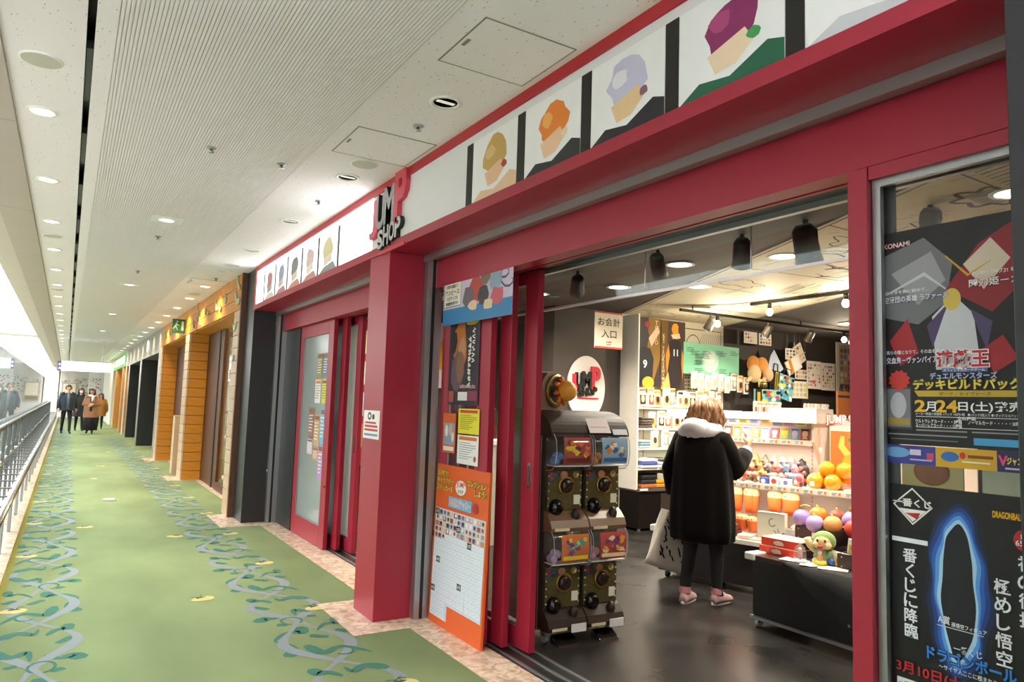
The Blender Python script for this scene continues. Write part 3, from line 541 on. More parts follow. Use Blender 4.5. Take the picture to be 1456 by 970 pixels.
def jump_logo(parent, cx, cz, w, ext, cols, out=None):
    """local frame: x right, y up, z out; centred"""
    cJ, cU, cP, cS, cB = cols; s = w/.70
    for name, ch, x, y, h, ww, m in (('letter', 'J', -.30, .02, .26, .12, cJ), ('letter', 'U', -.175, .055, .24, .14, cU), ('letter', 'M', -.01, .075, .25, .17, cU), ('letter', 'P', .185, .105, .36, .17, cP)):
        q = B(); put_text(q, ch, cx+x*s, cz+y*s, h*s, out if out and m is cU else m, ext, ww*s, 'c', .045, extrude=ext); put_text(q, ch, cx+x*s, cz+y*s, h*s, m, 2*ext+.0015, ww*s, 'c', .03); q.obj(name, parent)
    for i, ch in enumerate('SHOP'):
        q = B(); put_text(q, ch, cx+(-.15+i*.105)*s, cz-(.155-.012*i)*s, .13*s, out or cS, ext, .088*s, 'c', .045, extrude=ext); put_text(q, ch, cx+(-.15+i*.105)*s, cz-(.155-.012*i)*s, .13*s, cS, 2*ext+.0015, .088*s, 'c', .03); q.obj('letter', parent)
    q = B(); q.box(cx-.2*s, cz-.262*s, 0, cx+.26*s, cz-.238*s, ext*1.2, cB); q.obj('underline', parent)
t = thing('shop_logo', 'raised red and grey letter logo reading JUMP SHOP on the white fascia', 'sign', M=fac(FX, 4.66, 2.80))
jump_logo(t, 0, 0, .70, .015, (mat('#d8596c', .4), mat('#97979b', .35), mat('#cf3c54', .4), mat('#b9b9bc', .35), mat('#c22a44', .4)), INK)

# ================================================================== POSTERS ON THE SHOP FRONT
sw = []
rr = random.Random(2)
for k in range(7): x0 = .55+.45*rr.random(); y0 = .05+.55*rr.random(); sw.append(('l', [(x0+.05*q*math.cos(q*1.2), y0+.06*q*math.sin(q*1.2)) for q in [i*.5 for i in range(8)]], [.004+.012*math.sin(i*.45) for i in range(8)], '#3d3a66'))
sheet('shop_poster', 'wide lilac and blue poster hung at the top of the near door', 'poster', fac(2.205, 4.50, 2.545), .92, .52, '#cfc3dc', sw+[('r', 0, .79, 1, 1, '#2f7fb8'), ('r', .02, .36, .28, .76, '#f2efe6'), ('l', [(.02, .36), (.28, .36), (.28, .76), (.02, .76), (.02, .36)], .006, '#222222'),
  ('p', blob(.50, .62, .17, 10, 4, .7), '#b4473c'), ('p', blob(.64, .42, .17, 9, 7, .5), '#7c6a58'), ('p', blob(.55, .30, .15, 9, 8, .45), '#c68b45'), ('p', blob(.40, .68, .15, 9, 9, .6), '#6d6470'), ('p', blob(.78, .55, .15, 9, 10, .55), '#8fa9bf'), ('p', blob(.80, .74, .11, 9, 11, .8), '#c9566a'), ('p', blob(.62, .70, .13, 8, 12, .6), '#2f2c33'), ('p', blob(.47, .80, .07, 8, 13, 1), '#e2c9a8'), ('p', blob(.69, .82, .07, 8, 14, 1), '#e2c9a8'),
  ('t', .04, .22, .15, 'ワンピース', '#1d1a17', dict(w=.40, out='#e8c64a', bold=.03)), ('t', .15, .41, .05, 'JUMP SHOP', '#222222', dict(align='c', w=.2)), ('t', .15, .49, .05, '全国の店舗にて、', '#222222', dict(align='c', w=.2)), ('t', .15, .57, .065, 'ワンピース', '#222222', dict(align='c', w=.22, out='#e8d98a')), ('t', .15, .65, .05, '公式グッズを', '#222222', dict(align='c', w=.18)), ('t', .15, .72, .05, '絶賛発売中!!', '#222222', dict(align='c', w=.2))])
brush = [('l', [(.70+.05*math.sin(i*2.1+k), .22+.075*k+.012*i) for i in range(5)], .035, '#f3f1ea') for k in range(8)]+[('l', [(.82+.05*math.sin(i*1.7+k), .12+.07*k+.012*i) for i in range(5)], .02, '#f3f1ea') for k in range(6)]
sheet('shop_poster', 'tall dark poster with orange flames and white brush strokes on the near door', 'poster', fac(2.262, 4.49, 2.06), .43, .58, '#2a2430', [('p', blob(.35, .3, .3, 12, 21, .9), '#b56a2a'), ('p', blob(.3, .62, .25, 12, 22, .8), '#6a5560'), ('p', blob(.42, .36, .17, 9, 23, .7), '#b78a68'), ('p', blob(.38, .55, .18, 9, 25, .8), '#8a6450'), ('p', blob(.15, .25, .14, 9, 24, .8), '#17151c'), ('e', .75, .05, .2, .03, '#d8b340'), ('r', .03, .84, .2, .97, '#b05a52'), ('r', .35, .85, .66, .95, '#e8e6e6'), ('r', .68, .84, .97, .95, '#8a3550')]+brush+[('t', .42, .79, .045, '2月24日(土)', '#f4e9e9', dict(w=.5, out='#b82a3a'))])
def linesheet(label, M, w, h, bgc, head, body, n=9, cols=None, name='notice_sheet', cat='notice', group=None, extra=()):
    els = [('r', .08, .05, .92, .17, head)]
    for k in range(n): els.append(('r', .10, .25+k*.62/n, .10+.8*(.55+.45*random.Random(k*7+n).random()), .25+k*.62/n+.2/n, body))
    return sheet(name, label, cat, M, w, h, bgc, els+list(extra), .001, group)
linesheet('yellow notice sheet taped on the near door', fac(2.262, 4.32, 1.455), .29, .165, '#e9e03a', '#c9483a', '#8d7d2a', 8)
linesheet('white notice sheet with an orange heading under the yellow one', fac(2.262, 4.32, 1.28), .29, .19, '#eeeeee', '#e07a2a', '#9a9aa0', 8, extra=[('e', .86, .78, .06, .1, '#c94b4b')])
sheet('notice_sheet', 'small orange flyer with white figures beside the yellow notice', 'notice', fac(2.262, 4.545, 1.42), .19, .27, '#d76a35', [('r', .08, .25, .92, .8, '#8ea5bd'), ('e', .3, .45, .12, .15, '#eee8dd'), ('e', .6, .42, .12, .15, '#d8b59a'), ('e', .8, .6, .1, .12, '#e9e4e0'), ('r', .1, .84, .9, .95, '#f1e9dd')], .001)
# standing sticker board, leaning on the door
els = []; rr = random.Random(9); cols = ['#d9b9ae', '#b8a3b5', '#8f7d93', '#e0d4cf', '#c98a7d', '#a5b6c9', '#d7c3a0', '#76647a', '#ded9de', '#b56f78']
NX, NY = 13, 18; gx0, gx1, gy0, gy1 = .03, .97, .285, .955
els.append(('r', .025, .28, .975, .86, '#cfdcec')); els.append(('r', .025, .86, .36, .955, '#cfdcec'))
for j in range(NY):
    for i in range(NX):
        x0 = gx0+(gx1-gx0)*i/NX; x1 = gx0+(gx1-gx0)*(i+1)/NX; y0 = gy0+(gy1-gy0)*j/NY; y1 = gy0+(gy1-gy0)*(j+1)/NY
        if y1 > .86 and i > 3: continue
        pic = j < 4 or (j == 4 and i < 3)
        els.append(('r', x0+.004, y0+.003, x1-.004, y1-.003, rr.choice(cols) if pic else '#e3ebf5'))
        if pic: els.append(('e', (x0+x1)/2+.006*rr.uniform(-1, 1), (y0+y1)/2-.003, .018, .012, rr.choice(['#3c343c', '#e8c8a8', '#c98f4a', '#f0ebe6', '#7d5148'])))
        else: els.append(('r', x0+.03, y0+.012, x1-.03, y1-.012, '#c4d2e6'))
for n_, i, j in ((1, 0, 0), (2, 6, 2), (3, 9, 4), (4, 1, 8), (5, 7, 11), (6, 0, 13)):
    x0 = gx0+(gx1-gx0)*i/NX; y0 = gy0+(gy1-gy0)*j/NY; els.append(('r', x0, y0, x0+.075, y0+.037, '#17171c')); els.append(('t', x0+.037, y0+.019, .022, '%d月' % n_, '#f4f4f4', dict(align='c', w=.055)))
W_ = dict(out='#2c2418', bold=.03)
els += [('e', .5, .125, .10, .045, '#f2efe9'), ('t', .5, .11, .04, 'JUMP', '#c9283a', dict(align='c', w=.16, out='#f6f2ee')), ('t', .5, .148, .022, 'SHOP', '#222222', dict(align='c', w=.1)), ('r', .28, .19, .72, .258, '#6fb3e0'), ('t', .5, .224, .042, '365日ステッカー', '#e8742a', dict(align='c', w=.40, out='#f5f3ee')),
  ('t', .04, .055, .036, '日替り', '#f0d84a', dict(w=.2, **W_)), ('t', .03, .10, .036, 'キャラクター', '#f0d84a', dict(w=.32, **W_)), ('t', .03, .148, .036, 'ステッカーを', '#f0d84a', dict(w=.32, **W_)), ('t', .63, .085, .038, 'コレクション', '#f0d84a', dict(w=.33, **W_)), ('t', .76, .135, .036, 'しよう!', '#f0d84a', dict(w=.2, **W_)), ('e', .79, .225, .05, .03, '#b8343a')]
Mb = frame((2.262, 4.60, 1.065), (-.005, -1, 0), (.028, 0, 1)); sheet('sticker_board', 'tall orange standing board with a grid of stickers leaning on the near door', 'board', Mb, .74, 1.062, '#e2632a', els, .018)
# pillar notice
sheet('notice_sheet', 'white notice with red lettering and a black round mark on the red pillar', 'notice', fac(1.858, 5.035, 1.42), .31, .2, '#efecec', [('e', .38, .2, .12, .14, '#222222'), ('e', .38, .2, .06, .07, '#efecec'), ('e', .62, .22, .08, .1, '#333333'), ('r', .12, .40, .8, .47, '#c2373f'), ('r', .1, .52, .9, .6, '#c2373f'), ('r', .08, .65, .92, .73, '#c2373f'), ('r', .08, .82, .92, .9, '#6f8fbd')], .001)
# far door notices
fd = [(7.66, 1.98, .20, .26, '#a08a4e', 'brown and gold picture flyer on the frosted pane, upper left'), (7.44, 1.98, .17, .26, '#6a8fb0', 'blue picture flyer on the frosted pane, upper right'), (7.68, 1.70, .20, .25, '#f0e9ee', 'white flyer with an orange heading on the frosted pane'), (7.45, 1.70, .18, .25, '#e2dc4a', 'yellow flyer on the frosted pane'), (7.86, 1.40, .2, .32, '#9a6a62', 'reddish picture flyer lower left on the frosted pane'), (7.65, 1.33, .2, .33, '#c9a37a', 'peach flyer at the middle of the frosted pane'), (7.44, 1.40, .17, .37, '#7db4dd', 'sky blue flyer on the frosted pane'), (7.87, 1.06, .2, .16, '#d3c7d8', 'small pale flyer lowest on the frosted pane'), (7.65, .98, .2, .13, '#c99a80', 'small tan flyer under the peach one'), (7.45, 1.02, .15, .36, '#bb93d2', 'lilac flyer hanging lowest on the frosted pane')]
for y, z, w_, h_, c, lab in fd:
    linesheet(lab, fac(2.2595+.012, y, z), w_, h_, c, '#8d5a3a' if c != '#f0e9ee' else '#e07a2a', '#f2ece4' if c not in ('#f0e9ee', '#e2dc4a') else '#9a8f60', 6, group='flyers on the frosted pane')
# window posters
K = '#131216'
els = [('r', 0, 0, 1, 1, K), ('p', [(.0, .12), (.35, .05), (.55, .18), (.5, .36), (.3, .45), (.0, .40)], '#6f7076'), ('p', [(.1, .2), (.4, .12), (.5, .26), (.3, .36)], '#9a9a9f'), ('p', [(.5, .30), (.72, .12), (.95, .04), (1, .3), (.8, .42)], '#8c1f2a'), ('p', [(.62, .2), (.8, .1), (.92, .2), (.75, .32)], '#d8c6b2'), ('p', [(.08, .52), (.22, .42), (.30, .58), (.16, .64)], '#a3202c'), ('p', [(.72, .58), (.86, .52), (.95, .62), (.8, .68)], '#a3202c'), ('p', [(.42, .66), (.40, .42), (.55, .33), (.68, .42), (.72, .66)], '#c9cad2'), ('p', [(.36, .46), (.52, .36), (.48, .42), (.40, .56)], '#4d3d66'), ('p', [(.66, .40), (.8, .46), (.76, .58), (.70, .48)], '#4d3d66'), ('e', .54, .35, .06, .05, '#d8bd5a'),
  ('l', [(.05, .3), (.35, .22), (.5, .3)], [.01, .03, .01], '#c7c7cb'), ('l', [(.5, .15), (.65, .25), (.8, .2)], [.01, .02, .005], '#c99a3a'),
  ('r', .045, .735, .24, .93, '#3a3a40'), ('r', .055, .745, .23, .92, '#77777f'), ('e', .14, .82, .06, .06, '#b9b9c2'), ('r', .06, .88, .225, .91, '#a38b3a'), ('p', [(.15+.085*(1 if i % 2 else .8)*math.cos(i*math.pi/12), .705+.05*(1 if i % 2 else .8)*math.sin(i*math.pi/12)) for i in range(24)], '#c4342e'),
  ('p', [(.26, .753), (.96, .753), (.93, .78), (.29, .78)], '#c9a93a'), ('r', .27, .868, .97, .871, '#d7d7d7'), ('r', .27, .915, .97, .918, '#d7d7d7'), ('r', .66, .955, .985, .985, '#4aa3d8'),
  ('t', .05, .065, .022, 'KONAMI', '#e9dcdc', dict(w=.2, out='#a8262e')), ('t', .05, .325, .03, '空牙団の英雄 ラファール', '#f3f3f6', dict(w=.47, out='#3b4a86')), ('t', .06, .29, .016, '白き牙を胸に秘めて…', '#e6e6ee', dict(w=.33)), ('t', .66, .29, .034, '閃刀姫－カガリ', '#f3f3f6', dict(w=.44, out='#8a2230')), ('t', .68, .25, .018, '起動! 閃刀! 斬!', '#e7dede', dict(w=.3)),
  ('t', .06, .575, .018, '我らの糧となりて、その血を捧げよ。', '#e6e6ee', dict(w=.46)), ('t', .06, .612, .03, '交血鬼－ヴァンパイア・シェリダン', '#f3f3f6', dict(w=.60, out='#4a3a86')),
  ('t', .60, .615, .075, '遊戯王', '#c4243a', dict(align='c', w=.34, out='#f4f0f0', bold=.03)), ('r', .46, .655, .76, .672, '#5a6aa8'), ('t', .61, .6635, .013, 'オフィシャルカードゲーム', '#f0f0f4', dict(align='c', w=.27)), ('t', .60, .688, .028, 'デュエルモンスターズ', '#c9d0e2', dict(align='c', w=.44, out='#4a5a98')), ('t', .61, .725, .044, 'デッキビルドパック', '#e9d257', dict(align='c', w=.70, out='#6a5a1a', bold=.03)), ('t', .61, .767, .014, 'ダーク・セイヴァーズ', '#4a3c10', dict(align='c', w=.34)),
  ('t', .27, .822, .05, '2', '#e9b92a', dict(w=.07, bold=.03)), ('t', .345, .824, .042, '月', '#f6f6f6', dict(w=.07, bold=.02)), ('t', .42, .822, .05, '24', '#e9b92a', dict(w=.14, bold=.03)), ('t', .57, .824, .046, '日(土)発売', '#f6f6f6', dict(w=.40, bold=.02)),
  ('t', .27, .857, .013, 'メーカー希望小売価格 1パック 143円+税', '#d9d9dc', dict(w=.34)), ('t', .63, .857, .013, '●1パック5枚入り ●1ボックス15パック入り', '#d9d9dc', dict(w=.35)), ('t', .62, .874, .016, '全45種類', '#e9e9ec', dict(align='c', w=.12)), ('t', .27, .890, .017, 'ウルトラレアカード・・・3種類', '#f1f1f3', dict(w=.32)), ('t', .63, .890, .017, 'ノーマルカード・・・・・30種類', '#f1f1f3', dict(w=.34)), ('t', .27, .908, .017, 'スーパーレアカード・・・12種類', '#f1f1f3', dict(w=.32)), ('r', .27, .928, .62, .934, '#8d8d92'), ('r', .65, .928, .96, .934, '#8d8d92'), ('r', .06, .95, .62, .956, '#8d8d92'), ('r', .08, .972, .56, .977, '#6d6d72')]
sheet('window_poster', 'black trading card poster with red and gold Japanese titles in the shop window', 'poster', fac(2.255, 1.352, 2.085), .425, .685, K, els, .002)
b3 = [(0, .40, '#3a3f92'), (.403, .80, '#d9a92f'), (.803, 1.0, '#2d2757')]
els = [('r', a, 0, c, 1, col) for a, c, col in b3]+[('e', .12, .4, .1, .28, '#6fa6dd'), ('e', .5, .45, .06, .25, '#2f6ab8'), ('e', .585, .35, .02, .17, '#c4342e'), ('r', .22, .2, .30, .5, '#d6c9e6'), ('r', .34, .35, .39, .7, '#d4527a'), ('r', .22, .7, .38, .78, '#b9aed6'), ('r', .62, .3, .78, .45, '#8a4a1a'), ('r', .58, .62, .76, .7, '#f3e7c0'), ('t', .815, .45, .45, 'V', '#e9507a', dict(w=.05, bold=.04)), ('t', .865, .45, .35, 'ジャンプ', '#f0e05a', dict(w=.12, bold=.03)), ('r', .85, .78, .97, .86, '#c9c2dd')]
sheet('banner_strip', 'purple and gold banner strip under the black trading card poster', 'banner', fac(2.255, 1.352, 1.398), .425, .058, '#3a3f92', els, .002)
glow = []
for i, c in enumerate(['#0f1426', '#14254f', '#1d3f86', '#2c62bf', '#5b9be6', '#a9d3f5', '#10121c']):
    sx, sy = .205-.018*i, .36-.016*i
    glow.append(('p', [(0.42+sx*(1+.07*math.sin(5*a+i)+(.05 if i < 6 else .02)*math.sin(11*a))*math.cos(a), .40+sy*(1+.04*math.sin(4*a))*math.sin(a)) for a in [2*math.pi*k/60 for k in range(60)]], c))
els = [('r', 0, 0, 1, 1, '#0d0d12')]+glow+[('p', [(.02, .085), (.15, .01), (.28, .085), (.15, .165)], '#f0f0f0'), ('p', [(.035, .085), (.15, .018), (.265, .085), (.15, .157)], '#18181c'), ('p', [(.06, .10), (.24, .10), (.15, .152)], '#f0f0f0'), ('p', [(.1, .118), (.2, .112), (.18, .14)], '#b8242c'),
  ('t', .15, .073, .032, '一番くじ', '#f4f4f4', dict(align='c', w=.25, out='#18181c', bold=.03)), ('t', .13, .2, .055, '一番くじに降臨', '#eef0fa', dict(vert=True, w=.43, bold=.02)), ('t', .67, .31, .055, '極めし悟空', '#eef0fa', dict(vert=True, w=.33, bold=.02)), ('t', .80, .21, .055, '神の御技', '#eef0fa', dict(vert=True, w=.27, bold=.02)), ('e', .80, .16, .065, .042, '#b8242c'), ('t', .80, .145, .022, '1回', '#f6f6f6', dict(align='c')), ('t', .80, .17, .024, '650円', '#f6f6f6', dict(align='c')),
  ('t', .63, .075, .024, 'DRAGONBALL', '#e9b52a', dict(w=.16, out='#6a2a14', bold=.03)), ('t', .30, .52, .032, 'A賞', '#f2f2f6', dict(w=.07)), ('t', .38, .53, .018, '孫悟空フィギュア', '#f2f2f6', dict(w=.2)), ('r', .29, .545, .56, .548, '#d9dbe6'), ('t', .47, .62, .028, '一番くじ', '#eef0fa', dict(align='c', w=.16)), ('t', .48, .662, .05, 'ドラゴンボール', '#2f7fd6', dict(align='c', w=.50, out='#0d1430', bold=.03)), ('t', .48, .705, .02, '〜サイヤ人ここに極まれり〜', '#dfe4f2', dict(align='c', w=.36)),
  ('t', .03, .755, .055, '3月10日(土)より順次発売', '#b8242c', dict(w=.95, bold=.02)), ('r', .03, .80, .30, .84, '#e9e9ee'), ('t', .165, .82, .022, '一番くじ倶楽部', '#1a1a20', dict(align='c', w=.24)), ('r', .33, .81, .7, .835, '#8d8d96')]
sheet('window_poster', 'black prize lottery poster with a blue glow and vertical white lettering in the shop window', 'poster', fac(2.255, 1.325, 1.275), .475, .735, '#0d0d12', els, .002)

# ================================================================== NEIGHBOURING SHOPS
def planks(parent, me_fn, n, z0, dz, loc, rot=0.0):
    me = me_fn
    for k in range(n): part('plank', me, parent, (loc[0], loc[1], z0+k*dz), (0, 0, rot))
os_ = thing('orange_shop_front', 'orange plank shop front with pale plank edges beyond the black pillar', 'shop front', (1.8, 9.5, 0))
pz = .163; gap = .008
pF = B().box(0, 0, 0, .03, .36, pz-gap, TAN, bev=.003).mesh('plank'); pS = B().box(0, 0, 0, .29, .03, pz-gap, ORANGE, bev=.003).mesh('plank'); pH = B().box(0, 0, 0, .03, 1.46, pz-gap, ORANGE, bev=.003).mesh('plank'); pF2 = B().box(0, 0, 0, .03, .5, pz-gap, TAN, bev=.003).mesh('plank')
B().box(.035, .0, 0, .3, .42, CZ, BROWNW).obj('pier_core', os_); B().box(.035, 4.43, 0, .33, 4.95, CZ, BROWNW).obj('pier_core', os_); B().box(.035, 8.73, 0, .33, 9.05, CZ, BROWNW).obj('pier_core', os_)
for k in range(16):
    part('plank', pF, os_, (0, .04, k*pz+.004)); part('plank', pF2, os_, (0, 4.42, k*pz+.004)); part('plank', pF, os_, (0, 8.72, k*pz+.004))
    part('plank', pS, os_, (.035, 4.395, k*pz+.004)); part('plank', pS, os_, (.035, 8.695, k*pz+.004), scale=(1, 1, 1))
for k in range(3):
    for j in range(6): part('plank', pH, os_, (0, .03+j*1.505, 2.612+k*.153), scale=(1, 1.02, .94))
B().box(.035, .02, 2.60, .36, 9.05, 2.63, ORANGE).obj('soffit', os_); B().box(.035, .02, 2.63, .2, 9.05, CZ, BROWNW).obj('header_core', os_); B().box(-.004, 3.64, 2.6, .034, 3.68, CZ, BROWNW).obj('joint_strip', os_)
B().box(-.004, -.03, 0, .3, .035, CZ, BROWNW).obj('edge_board', os_)
B().box(.33, .42, 0, .39, .6, 2.6, BROWNW).obj('door_frame', os_); B().box(.33, 2.9, 0, .39, 4.43, 2.6, BROWNW).obj('door_frame', os_); B().box(.315, 3.2, 0, .33, 3.3, 2.6, mat('#2e1a10', .5)).obj('door_jamb', os_); B().box(.33, 4.95, 0, .39, 8.7, 2.6, BROWNW).obj('wood_wall', os_)
B().box(.35, .6, .12, .36, 2.9, 2.6, GLASS).obj('glass_pane', os_); B().box(.31, .6, 0, .40, 2.9, .12, BROWNW).obj('sill', os_); B().box(.0, 5.6, 0, .35, 5.9, 1.1, TAN).obj('low_pier', os_)
b = B(); b.box(3.7, 9.5, 0, 3.8, 18.5, CZ, mat('#c9b48a', .8)); struct(b, 'wall_orange_shop', 'warm cream inner wall of the orange shop')
b = B(); b.box(2.5, 18.4, 0, 3.8, 18.5, CZ, mat('#c9b48a', .8)); struct(b, 'wall_orange_end', 'inner end wall of the orange shop')
t = thing('shop_downlight', 'round lamp glowing inside the orange shop', 'light', (3.1, 12.2, 2.85)); B().lathe([(.05, .2), (.06, .05), (.16, 0), (.15, -.02)], mat('#e9dcc0', .5), 18).obj('shade', t); B().ball((0, 0, -.01), .06, mat('#fff2d8', .5, emit=8)).obj('bulb', t)
L = bpy.data.lights.new('shop_lamp', 'POINT'); L.energy = 60; L.color = (1, .82, .55); L.shadow_soft_size = .15; lo = bpy.data.objects.new('shop_lamp', L); COL.objects.link(lo); lo.parent = t; lo.location = (0, 0, -.12)
t = thing('shop_plant', 'small grey-green plant behind the orange shop glass', 'plant', (2.5, 11.2, 0)); b = B(); b.lathe([(.12, 0), (.16, .25), (.15, .25)], mat('#5a4032', .7), 16); b.obj('pot', t)
rr = random.Random(4); LF = mat('#7f9a7c', .6)
for k in range(26):
    a = rr.uniform(0, 6.28); l = rr.uniform(.15, .3); d = Vector((math.cos(a), math.sin(a), rr.uniform(.4, 1.4))).normalized()
    b = B(); p = Vector((0, 0, .25)); s_ = d.cross(Vector((0, 0, 1))).normalized()*.03; b.add([p, p+d*l*.5+s_, p+d*l, p+d*l*.5-s_], [(0, 1, 2, 3)], LF); b.obj('leaf', t)
# leaf ornaments of the orange fascia (green glass-like cutouts)
rr = random.Random(8); LG = mat('#a9b79a', .3, .2); spots = [(9.72, 2.95, .16), (9.75, 2.72, .2), (9.78, 2.35, .14), (9.78, 1.95, .1), (10.6, 2.80, .13), (10.95, 2.72, .11), (11.3, 2.80, .14), (12.0, 2.76, .08), (12.3, 2.80, .12), (12.8, 2.70, .10), (13.05, 2.83, .12), (13.5, 2.72, .1), (15.5, 2.8, .12), (16.2, 2.75, .12), (17.0, 2.8, .12), (17.8, 2.78, .12)]
for k, (y, z, s) in enumerate(spots):
    t = thing('leaf_ornament', 'pale green leaf ornament on the orange shop front, %s from the near end' % ORD[k], 'ornament', (1.797, y, z), group='leaf ornaments on the orange shop')
    for j in range(2):
        a0 = rr.uniform(.6, 2.4)+j*1.3; q = B(); q.prism([(s*.5*math.cos(a0)+s*.55*math.cos(u)*math.cos(a0)-s*.22*math.sin(u)*math.sin(a0), s*.5*math.sin(a0)+s*.55*math.cos(u)*math.sin(a0)+s*.22*math.sin(u)*math.cos(a0)) for u in [2*math.pi*i/14 for i in range(14)]], -.012-.004*j, 0, LG, axis='x'); q.obj('leaf', t)
t = thing('exit_sign', 'green lit emergency exit sign on the orange fascia', 'sign', M=frame((1.70, 14.6, 2.78), (1, 0, 0), (0, 0, 1)))
B().box(-.12, -.13, -.06, .09, .13, 0, mat('#2d3a30', .5)).obj('case', t); B().box(-.11, -.115, 0, .08, .115, .004, mat('#1c5a30', .5, emit=.12)).obj('face', t)
b = B(); Wm = mat('#9fc4a6', .5, emit=.1); b.box(.03, -.08, .004, .07, .09, .006, Wm); b.tube([(-.05, .06, .006), (-.07, 0, .006), (-.03, -.08, .006)], .012, Wm, 6); b.tube([(-.07, 0, .006), (-.11, -.06, .006)], .012, Wm, 6); b.tube([(-.06, .03, .006), (-.01, .01, .006)], .01, Wm, 6); b.ball((-.045, .085, .006), .018, Wm, 8, 5); b.obj('running_figure', t)
B().box(.05, -.02, -.05, .25, .02, -.03, ALU).obj('bracket', t)
# grey shop
gs = thing('grey_shop_front', 'grey metal shop front with black piers farther along the corridor', 'shop front', (1.8, 18.6, 0)); GM = mat('#8f8d86', .35, .5, var=.08); DB = mat('#1c1f20', .5)
for y, d, xx in ((0, .35, .3), (4.9, .5, .45), (9.5, .5, .4)): B().box(.01, y, 0, xx, y+d, 2.5, DB, bev=.004).obj('pier', gs); B().box(0, y-.0, 0, .012, y+d, 2.5, GM).obj('pier_edge', gs)
for k in range(5): B().box(0, k*2.26+.005, 2.5, .4, k*2.26+2.255, CZ-.002, GM).obj('fascia_panel', gs)
B().box(.9, 0, 0, 1.0, 11.3, CZ, DB).obj('inner_wall', gs)
q = B(); put_text(q, '♪', 0, 0, .3, mat('#f3ecc8', .4, emit=1.5), .01, extrude=.01); q.box(-.04, -.1, 0, .0, .12, .02, mat('#f3ecc8', .4, emit=1.5)); q.ball((.08, -.1, .01), (.06, .05, .01), mat('#f3ecc8', .4, emit=1.5)); o = q.obj('lit_emblem', None, M=fac(-.01, 3.2, 2.8)); o.parent = gs
# green shop
gr = thing('green_shop_front', 'green fascia shop front with honey wood piers near the far end', 'shop front', (1.8, 30.2, 0))
for y in (1.4, 5.9): B().box(0, y, 0, .5, y+.5, 2.55, WOODP, bev=.004).obj('pier', gr)
B().box(0, 0, 2.55, .3, 8.5, CZ-.002, mat('#5aa04a', .5, emit=.15)).obj('fascia', gr); B().box(.0, 8.5, 0, .5, 18.3, CZ-.002, WALLW).obj('end_wall', gr); B().box(.9, 0, 0, 1, 8.5, CZ, mat('#8a7a5c', .8)).obj('inner_wall', gr)
for k in range(6): B().box(-.02, 1.0+k*1.1, 2.66, 0, 1.0+k*1.1+.6, 2.96, mat('#eef3e6', .5, emit=.6)).obj('letter_block', gr)
B().box(0, -.3, 0, .02, 0, CZ, WHITE).obj('edge_strip', gr)

# hanging sign
hs = thing('hanging_sign', 'long white illuminated hanging sign with a purple arrow end over the corridor', 'sign', (0, 25, 0))
B().box(-.28, -.06, 2.12, 1.08, .06, 2.40, mat('#f6f7fa', .4, emit=1.6)).obj('glowing_box', hs); B().box(-.285, -.064, 2.118, -.20, .064, 2.402, mat('#4a3f86', .5, emit=.3)).obj('purple_end', hs)
Wm = mat('#ffffff', .4, emit=1.2)
for z in (2.31, 2.20): q = B(); q.prism([(-.27, z-.03), (-.24, z+.035), (-.215, z-.03)], -.068, -.064, Wm); q.obj('arrow', hs)
for x in (-.07, .85): B().cyl((x, 0, 2.4), (x, 0, CZ), .012, STEEL, 10).obj('hanger_rod', hs)
b = B(); b.box(.12, -.066, 2.255, .16, -.061, 2.275, mat('#8a8aa0', .5)); b.box(-.14, -.066, 2.30, .0, -.061, 2.31, mat('#b0b0c0', .5)); b.obj('small_print', hs)

# ================================================================== GALLERY RAILING
rl = thing('gallery_railing', 'stainless steel and glass railing along the left edge of the corridor', 'railing', (-.40, 0, 0))
B().tube([(0, Y0, .40), (0, 20, .40), (0, Y1-.5, .40)], .034, STEEL, 14).obj('guard_tube', rl); B().tube([(-.34, Y0, .41), (-.34, 20, .41), (-.34, Y1-.5, .41)], .026, STEEL, 12).obj('inner_tube', rl)
B().box(-.37, Y0, .955, -.31, Y1-.5, .985, STEEL, bev=.004).obj('handrail', rl); B().box(-.365, Y0, .90, -.355, Y1-.5, .955, BLACK).obj('dark_reflection', rl)  # black strip put in for the dark reflection under the handrail
mp_ = B().box(-.014, -.035, .05, .014, .035, .375, ALU, bev=.004).mesh('post'); mb = B().box(-.34, -.035, .36, 0, .035, .372, mat('#5d6062', .35, .8)).mesh('bracket'); mq = B().box(-.02, -.03, -.30, .02, .03, .955, mat('#6d6f70', .35, .8), bev=.004).mesh('upright'); mg = B().box(-.006, .01, .06, .006, 2.35, 2.08, RAILGLASS).mesh('glass_panel'); mk = B().tube([(-.34, -.05, .41), (-.34, .05, .41)], .034, STEEL, 12).mesh('clamp')
y = -3.0
while y < Y1-2:
    part('post', mp_, rl, (0, y, 0)); y += 1.2
y = -3.0
while y < Y1-2:
    part('bracket', mb, rl, (0, y+.3, 0)); part('clamp', mk, rl, (0, y+.3, 0)); y += .8
y = -3.0
while y < Y1-2:
    part('upright', mq, rl, (-.34, y+.55, 0)); y += 1.2
y = -4.8
while y < Y1-3:
    part('glass_panel', mg, rl, (-.42, y, 0)); y += 2.36
